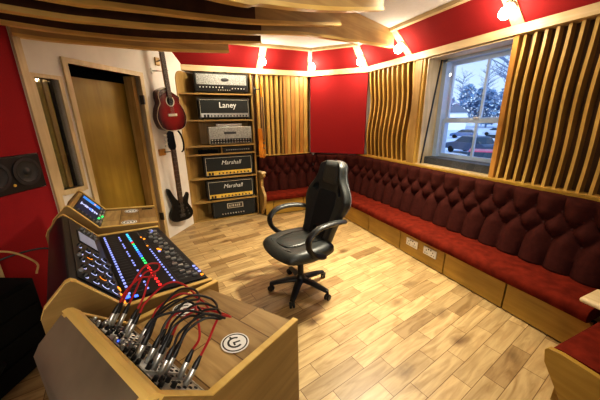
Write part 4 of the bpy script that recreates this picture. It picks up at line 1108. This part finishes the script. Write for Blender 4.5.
# thigh cushion folds seen on the seat
pad(8, 8, lambda u, v: .538-.02*max(abs(u), abs(v))**3+.008*v, lambda u, v: .515, lambda u, v: (.075+.135*u*math.sqrt(1-v*v*.3), -.01+.13*v*math.sqrt(1-u*u*.3)), CH, 'seat_pad', M['leather'])
# backrest
HW = [(0, .185), (.1, .195), (.2, .212), (.3, .25), (.38, .288), (.44, .288), (.50, .255), (.56, .20), (.61, .168), (.68, .156), (.72, .142), (.742, .115), (.75, .085)]
def hw(h):
    for (a, x), (b, y) in zip(HW, HW[1:]):
        if a <= h <= b: return x+(y-x)*(h-a)/(b-a)
    return HW[-1][1]
def spine(h): return -.205-.31*h-.02*sin(PI*min(1, h/.75))+.05*max(0, h-.55)
def back_pad(parent, name, mat, h0, h1, wf, x0, th, bol, nh=22, n=10, zb=.436):
    vs = []; fs = []
    for j in range(nh+1):
        h = h0+(h1-h0)*j/nh; w = wf(h); e = math.sin(PI*min(1, max(0, .5*min((h-h0)/.05, (h1-h)/.04, 1)))); e = max(.35, e)
        for i in range(n+1):
            u = -1+2*i/n; vs.append((spine(h)+x0+th*.5*e*(1-.5*abs(u)**6)+bol*max(0, abs(u)-.35)**1.6, w*u, zb+h))
        for i in range(n+1):
            u = 1-2*i/n; vs.append((spine(h)+x0-th*.5*e*(1-.6*abs(u)**4)+bol*.55*max(0, abs(u)-.35)**1.6, w*u, zb+h))
    k = 2*(n+1)
    for j in range(nh):
        for i in range(k): fs.append((j*k+i, j*k+(i+1) % k, (j+1)*k+(i+1) % k, (j+1)*k+i))
    fs.append(tuple(range(k))[::-1]); fs.append(tuple(range(nh*k, (nh+1)*k)))
    return MB().add(vs, fs).build(name, mat, parent, smooth=True, subsurf=1)
bk = back_pad(CH, 'backrest', M['leather'], 0, .75, hw, 0, .115, .15)
back_pad(bk, 'centre_panel', M['mesh_fab'], .02, .50, lambda h: .135+.02*sin(PI*h/.5), .034, .07, .02, 14, 8)
back_pad(bk, 'head_pillow', M['leather_lt'], .54, .748, lambda h: .118-.01*max(0, h-.66)/.08, .046, .075, .0, 10, 8)
BELT = []
for s in (-1, 1):
    MB().tube(catmull([(spine(h)+.052+.0, s*(hw(h)-.045 if h < .5 else hw(h)-.03), .436+h) for h in (.06, .2, .34, .42, .5, .58, .66)], 5), .0035, 6).build('piping', M['stitch'], bk)
    MB().tube(catmull([(spine(h)+.028, s*(hw(h)-.004), .436+h) for h in (.3, .38, .42, .48, .54, .6, .7)], 5), .004, 6).build('piping', M['stitch'], bk)
    BELT.append(s)
cut = MB()
for s in BELT:
    cut.prism([(s*.155, .455), (s*.205, .475), (s*.185, .52), (s*.14, .555), (s*.132, .50)], lambda a, b, q: (spine(.5)+q, a, .436+b), -.25, .25)
co_ = cut.build('cutter', M['black'], CH)
bo = bk.modifiers.new('slots', 'BOOLEAN'); bo.operation = 'DIFFERENCE'; bo.object = co_; bo.solver = 'EXACT'
bpy.context.view_layer.update()
me_ = bpy.data.meshes.new_from_object(bk.evaluated_get(bpy.context.evaluated_depsgraph_get()))
bk.modifiers.clear(); bk.data = me_
for p_ in me_.polygons: p_.use_smooth = True
me_.set_sharp_from_angle(angle=rad(50))
bpy.data.objects.remove(co_)
MB().box((-.235, -.05, .40), (-.175, .05, .60)).build('back_bracket', M['black_matte'], CH, bevel=.008)
for s in (-1, 1):
    p = catmull([(-.30, s*.235, .685), (-.24, s*.285, .715), (-.10, s*.315, .735), (.04, s*.322, .725), (.125, s*.322, .665), (.125, s*.318, .58), (.06, s*.305, .50), (-.04, s*.28, .452), (-.09, s*.22, .44)], 7)
    MB().tube(p, [.034]*len(p), 10, flat=(.95, .62)).build('armrest', M['black'], CH, smooth=True)
    MB().tube(p[8:30], .021, 8, flat=(1.25, .5), mat=Matrix.Translation((0, 0, .012))).build('arm_pad', M['leather'], CH, smooth=True)

# ------------------------------------------------------------------ ceiling baffles
bd = Vector((-.92, -.39, 0)).normalized(); bn = Vector((-bd.y, bd.x, 0))    # bn
PRF = [('short wooden ceiling baffle lowest and nearest the back wall', (.643, 3.572), [(0, 2.30), (.46, 2.244), (.86, 2.203), (1.27, 2.178), (1.59, 2.157), (1.80, 2.155)], 2.395, .0, 99),
       ('wooden ceiling baffle second from the back wall', (.908, 3.145), [(0, 2.32), (.69, 2.218), (1.11, 2.162), (1.45, 2.131), (1.72, 2.117), (2.05, 2.115)], 2.48, .0, .01),
       ('longest wooden ceiling baffle, its thick end reaching the red cornice by the window', (2.549, 3.013), [(0, 2.38), (.5, 2.337), (.91, 2.295), (1.65, 2.226), (2.16, 2.139), (2.55, 2.085), (2.85, 2.044), (3.08, 2.02), (3.27, 2.004), (3.75, 1.99)], 2.555, 0, 2.08),
       ('wooden ceiling baffle fourth from the back wall, ending mid ceiling', (1.389, 2.342), [(0, 2.32), (.49, 2.229), (.96, 2.147), (1.3, 2.101), (1.57, 2.07), (1.78, 2.045), (1.91, 2.031), (2.6, 2.0)], 2.555, 0, .93),
       ('wooden ceiling baffle nearest the camera', (1.499, 1.923), [(0, 2.32), (.51, 2.2), (.88, 2.126), (1.16, 2.082), (1.34, 2.049), (2.4, 1.98)], 2.555, 0, 1.2)]
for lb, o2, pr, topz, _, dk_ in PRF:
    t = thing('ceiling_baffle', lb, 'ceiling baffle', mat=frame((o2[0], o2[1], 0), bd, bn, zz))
    pp = [(p.x, p.z) for p in catmull([(a, 0, b) for a, b in pr], 5)]
    th = .035
    L_ = pr[-1][0]
    tz = (lambda a: topz if topz > 2.5 else topz-(pr[0][1]-min(pr[0][1], 9))-0)
    if topz < 2.5: top_line = [(a, b+(topz-pr[0][1])) for a, b in pp[::-1]]
    else: top_line = [(L_, topz), (0, topz)]
    MB().prism(pp+top_line, lambda a, b, s: (a, s, b), -th/2, th/2).build('board', M['fin'], t)
    ed = MB(); vs = []; fs = []
    for (a, b) in pp:
        for y_, z_ in ((-th/2-.008, .012), (th/2+.008, .012), (th/2+.008, -.010), (-th/2-.008, -.010)): vs.append((a, y_, b+z_))
    for i in range(len(pp)-1):
        for j in range(4): fs.append((i*4+j, i*4+(j+1) % 4, i*4+4+(j+1) % 4, i*4+4+j))
    fs.append((0, 1, 2, 3)); k_ = 4*(len(pp)-1); fs.append((k_+3, k_+2, k_+1, k_))
    ed.add(vs, fs).build('edge_strip', M['edge'], t)
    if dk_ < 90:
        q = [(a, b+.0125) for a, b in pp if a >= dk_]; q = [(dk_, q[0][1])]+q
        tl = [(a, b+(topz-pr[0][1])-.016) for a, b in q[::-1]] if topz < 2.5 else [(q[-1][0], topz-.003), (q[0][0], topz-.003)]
        for s0 in (-th/2-.007, th/2): MB().prism(q+tl, lambda a, b, s: (a, s, b), s0, s0+.007).build('shade_sheet', M['fin_dark'], t)  # dark sheets paint the shaded stretch of each board

# ------------------------------------------------------------------ dark gear behind the desk
t = thing('equipment_rack', 'low black equipment rack standing in shadow against the red wall behind the desk', 'equipment rack', mat=frame(FW(1.42, 0, .05), dF, -nF, zz))
MB().box((0, -.34, .03), (.75, 0, .60)).build('cabinet', M['black_matte'], t, bevel=.006)
for i in range(4): MB().box((.03, -.352, .05+i*.135), (.72, -.338, .17+i*.135)).build('rack_face', M['black_matte'], t)
for i in range(4): MB().lathe([(.012, 0), (.011, .012)], 10, Matrix.Translation((.10+i*.06, -.352, .45)) @ Matrix.Rotation(PI/2, 4, 'X')).build('knob', M['steel_dk'], t)
for sx_ in (.04, .66): MB().box((sx_, -.30, 0), (sx_+.05, -.05, .03)).build('foot', M['black'], t)
t = thing('keyboard_stand', 'black stand with a tilted grey panel in the shadow left of the desk', 'stand', (-.93, 1.22, 0), rad(115))
MB().box((-.30, -.16, .50), (.32, .16, .53), Matrix.Rotation(rad(-14), 4, 'X')).build('tilted_panel', M['grey'], t, bevel=.004)
for sx_ in (-.26, .24):
    MB().tube([(sx_, -.18, .03), (sx_, .14, .52)], .022, 8).build('leg', M['black_matte'], t); MB().tube([(sx_, .18, .03), (sx_, -.14, .46)], .022, 8).build('leg', M['black_matte'], t)
    MB().tube([(sx_, -.22, .014), (sx_, .22, .014)], .014, 8).build('foot', M['black_matte'], t)
t = thing('cable_coil', 'coil of pale cable lying on the black equipment rack', 'cable', mat=frame(FW(.95, .604, .22), dF, -nF, zz))
for k in range(3):
    MB().ring(.07+.012*k, .078+.012*k, .008, mat=Matrix.Translation((0, 0, .004+.006*k)) @ Matrix.Rotation(.0, 4, 'X'), n=30).build('loop', M['fin'] if k else M['cream'], t)
lbs = ['thin brown cable arching between the equipment rack and the mixing console', 'black cable hanging down behind the near desk section', 'black cable arching low over the equipment rack']
pts_ = [[FW(1.1, .612, .2), FW(.95, .85, .3), FW(.8, .85, .42), FW(.72, .74, .5), FW(.75, .68, .52)],
        [Vector((-.52, 1.22, .60)), Vector((-.60, 1.18, .35)), Vector((-.62, 1.15, .10)), Vector((-.66, 1.25, .008)), Vector((-.60, 1.45, .008))],
        [FW(1.0, .612, .12), FW(.8, .76, .3), FW(.62, .78, .45), FW(.6, .72, .55)]]
for i in range(3):
    o = MB().tube(catmull(pts_[i], 8), .006, 7).build('loose_cable', M['fin'] if i == 0 else M['black_cable'], smooth=True); tag(o, lbs[i], 'cable')
o = MB().lathe([(.045, 0), (.045, .95), (.04, .95), (.04, .0)], 20).build('cardboard_tube', M['wood_z']); o.location = tuple(FW(.86, 0, .46)) ; o.location.z = 0
bpy.data.objects.remove(o)
t = thing('timber_post', 'pale timber post standing at the left edge against the red wall', 'post', mat=frame(FW(.585, 0, .004), dF, -nF, zz))
MB().box((-.03, -.05, 0), (.03, 0, .90)).build('post', M['pale_z'], t, bevel=.004)
MB().box((-.06, -.075, 0), (.06, 0, .02)).build('foot_plate', M['steel_dk'], t)

# ------------------------------------------------------------------ lights
def area(name, loc, target, size, power, color, shape='DISK'):
    l = bpy.data.lights.new(name, 'AREA'); l.shape = shape; l.size = size; l.energy = power; l.color = color
    o = bpy.data.objects.new(name, l); COL.objects.link(o); o.location = loc
    d = Vector(target)-Vector(loc); o.rotation_euler = d.to_track_quat('-Z', 'Y').to_euler(); return o
WARM = (1.0, .90, .68)
def point(name, loc, power, color, r=.05):
    l = bpy.data.lights.new(name, 'POINT'); l.energy = power; l.color = color; l.shadow_soft_size = r
    o = bpy.data.objects.new(name, l); COL.objects.link(o); o.location = loc; return o
for i, p in enumerate(LAMPPOS): point('cornice_light', p, 6, (1.0, .86, .66), .03)
area('unseen_area_light', (1.78, 2.0, 2.54), (1.3, 2.25, 0), .25, 46, WARM).data.spread = rad(108)
area('unseen_area_light', (1.3, .95, 2.54), (1.2, 1.2, 0), .3, 5, WARM)  # added fill over the near floor, no fixture modelled
area('unseen_area_light', (.75, 3.95, 2.5), (.5, 4.3, .9), .3, 9, WARM)  # added fill for the amp rack and the wall beside it
area('unseen_area_light', (-.2, -1.3, 2.15), (.5, 2.5, 1.3), 1.2, 27, (1, .92, .78))  # added fill behind the camera, aimed forward into the room
sun = bpy.data.lights.new('winter_sun', 'SUN'); sun.energy = 2.2; sun.color = (.80, .90, 1.0); sun.angle = .3
so = bpy.data.objects.new('winter_sun', sun); COL.objects.link(so); so.location = (0, 0, 30); so.rotation_euler = Vector((.75, .35, -.75)).to_track_quat('-Z', 'Y').to_euler()

# ------------------------------------------------------------------ world
wd = bpy.data.worlds.new('winter_sky'); S.world = wd; wd.use_nodes = True
nt = wd.node_tree; bg = nt.nodes['Background']
tc = nt.nodes.new('ShaderNodeTexCoord'); sp_ = nt.nodes.new('ShaderNodeSeparateXYZ'); cr = nt.nodes.new('ShaderNodeValToRGB')
nt.links.new(tc.outputs['Generated'], sp_.inputs[0]); nt.links.new(sp_.outputs['Z'], cr.inputs['Fac'])
cr.color_ramp.elements[0].position = 0; cr.color_ramp.elements[0].color = (.60, .77, 1, 1); cr.color_ramp.elements[1].position = .5; cr.color_ramp.elements[1].color = (.30, .52, 1, 1)
nt.links.new(cr.outputs['Color'], bg.inputs['Color']); bg.inputs['Strength'].default_value = 1.0
S.view_settings.view_transform = 'Standard'
S.view_settings.look = 'Medium High Contrast'
S.view_settings.exposure = 0.2
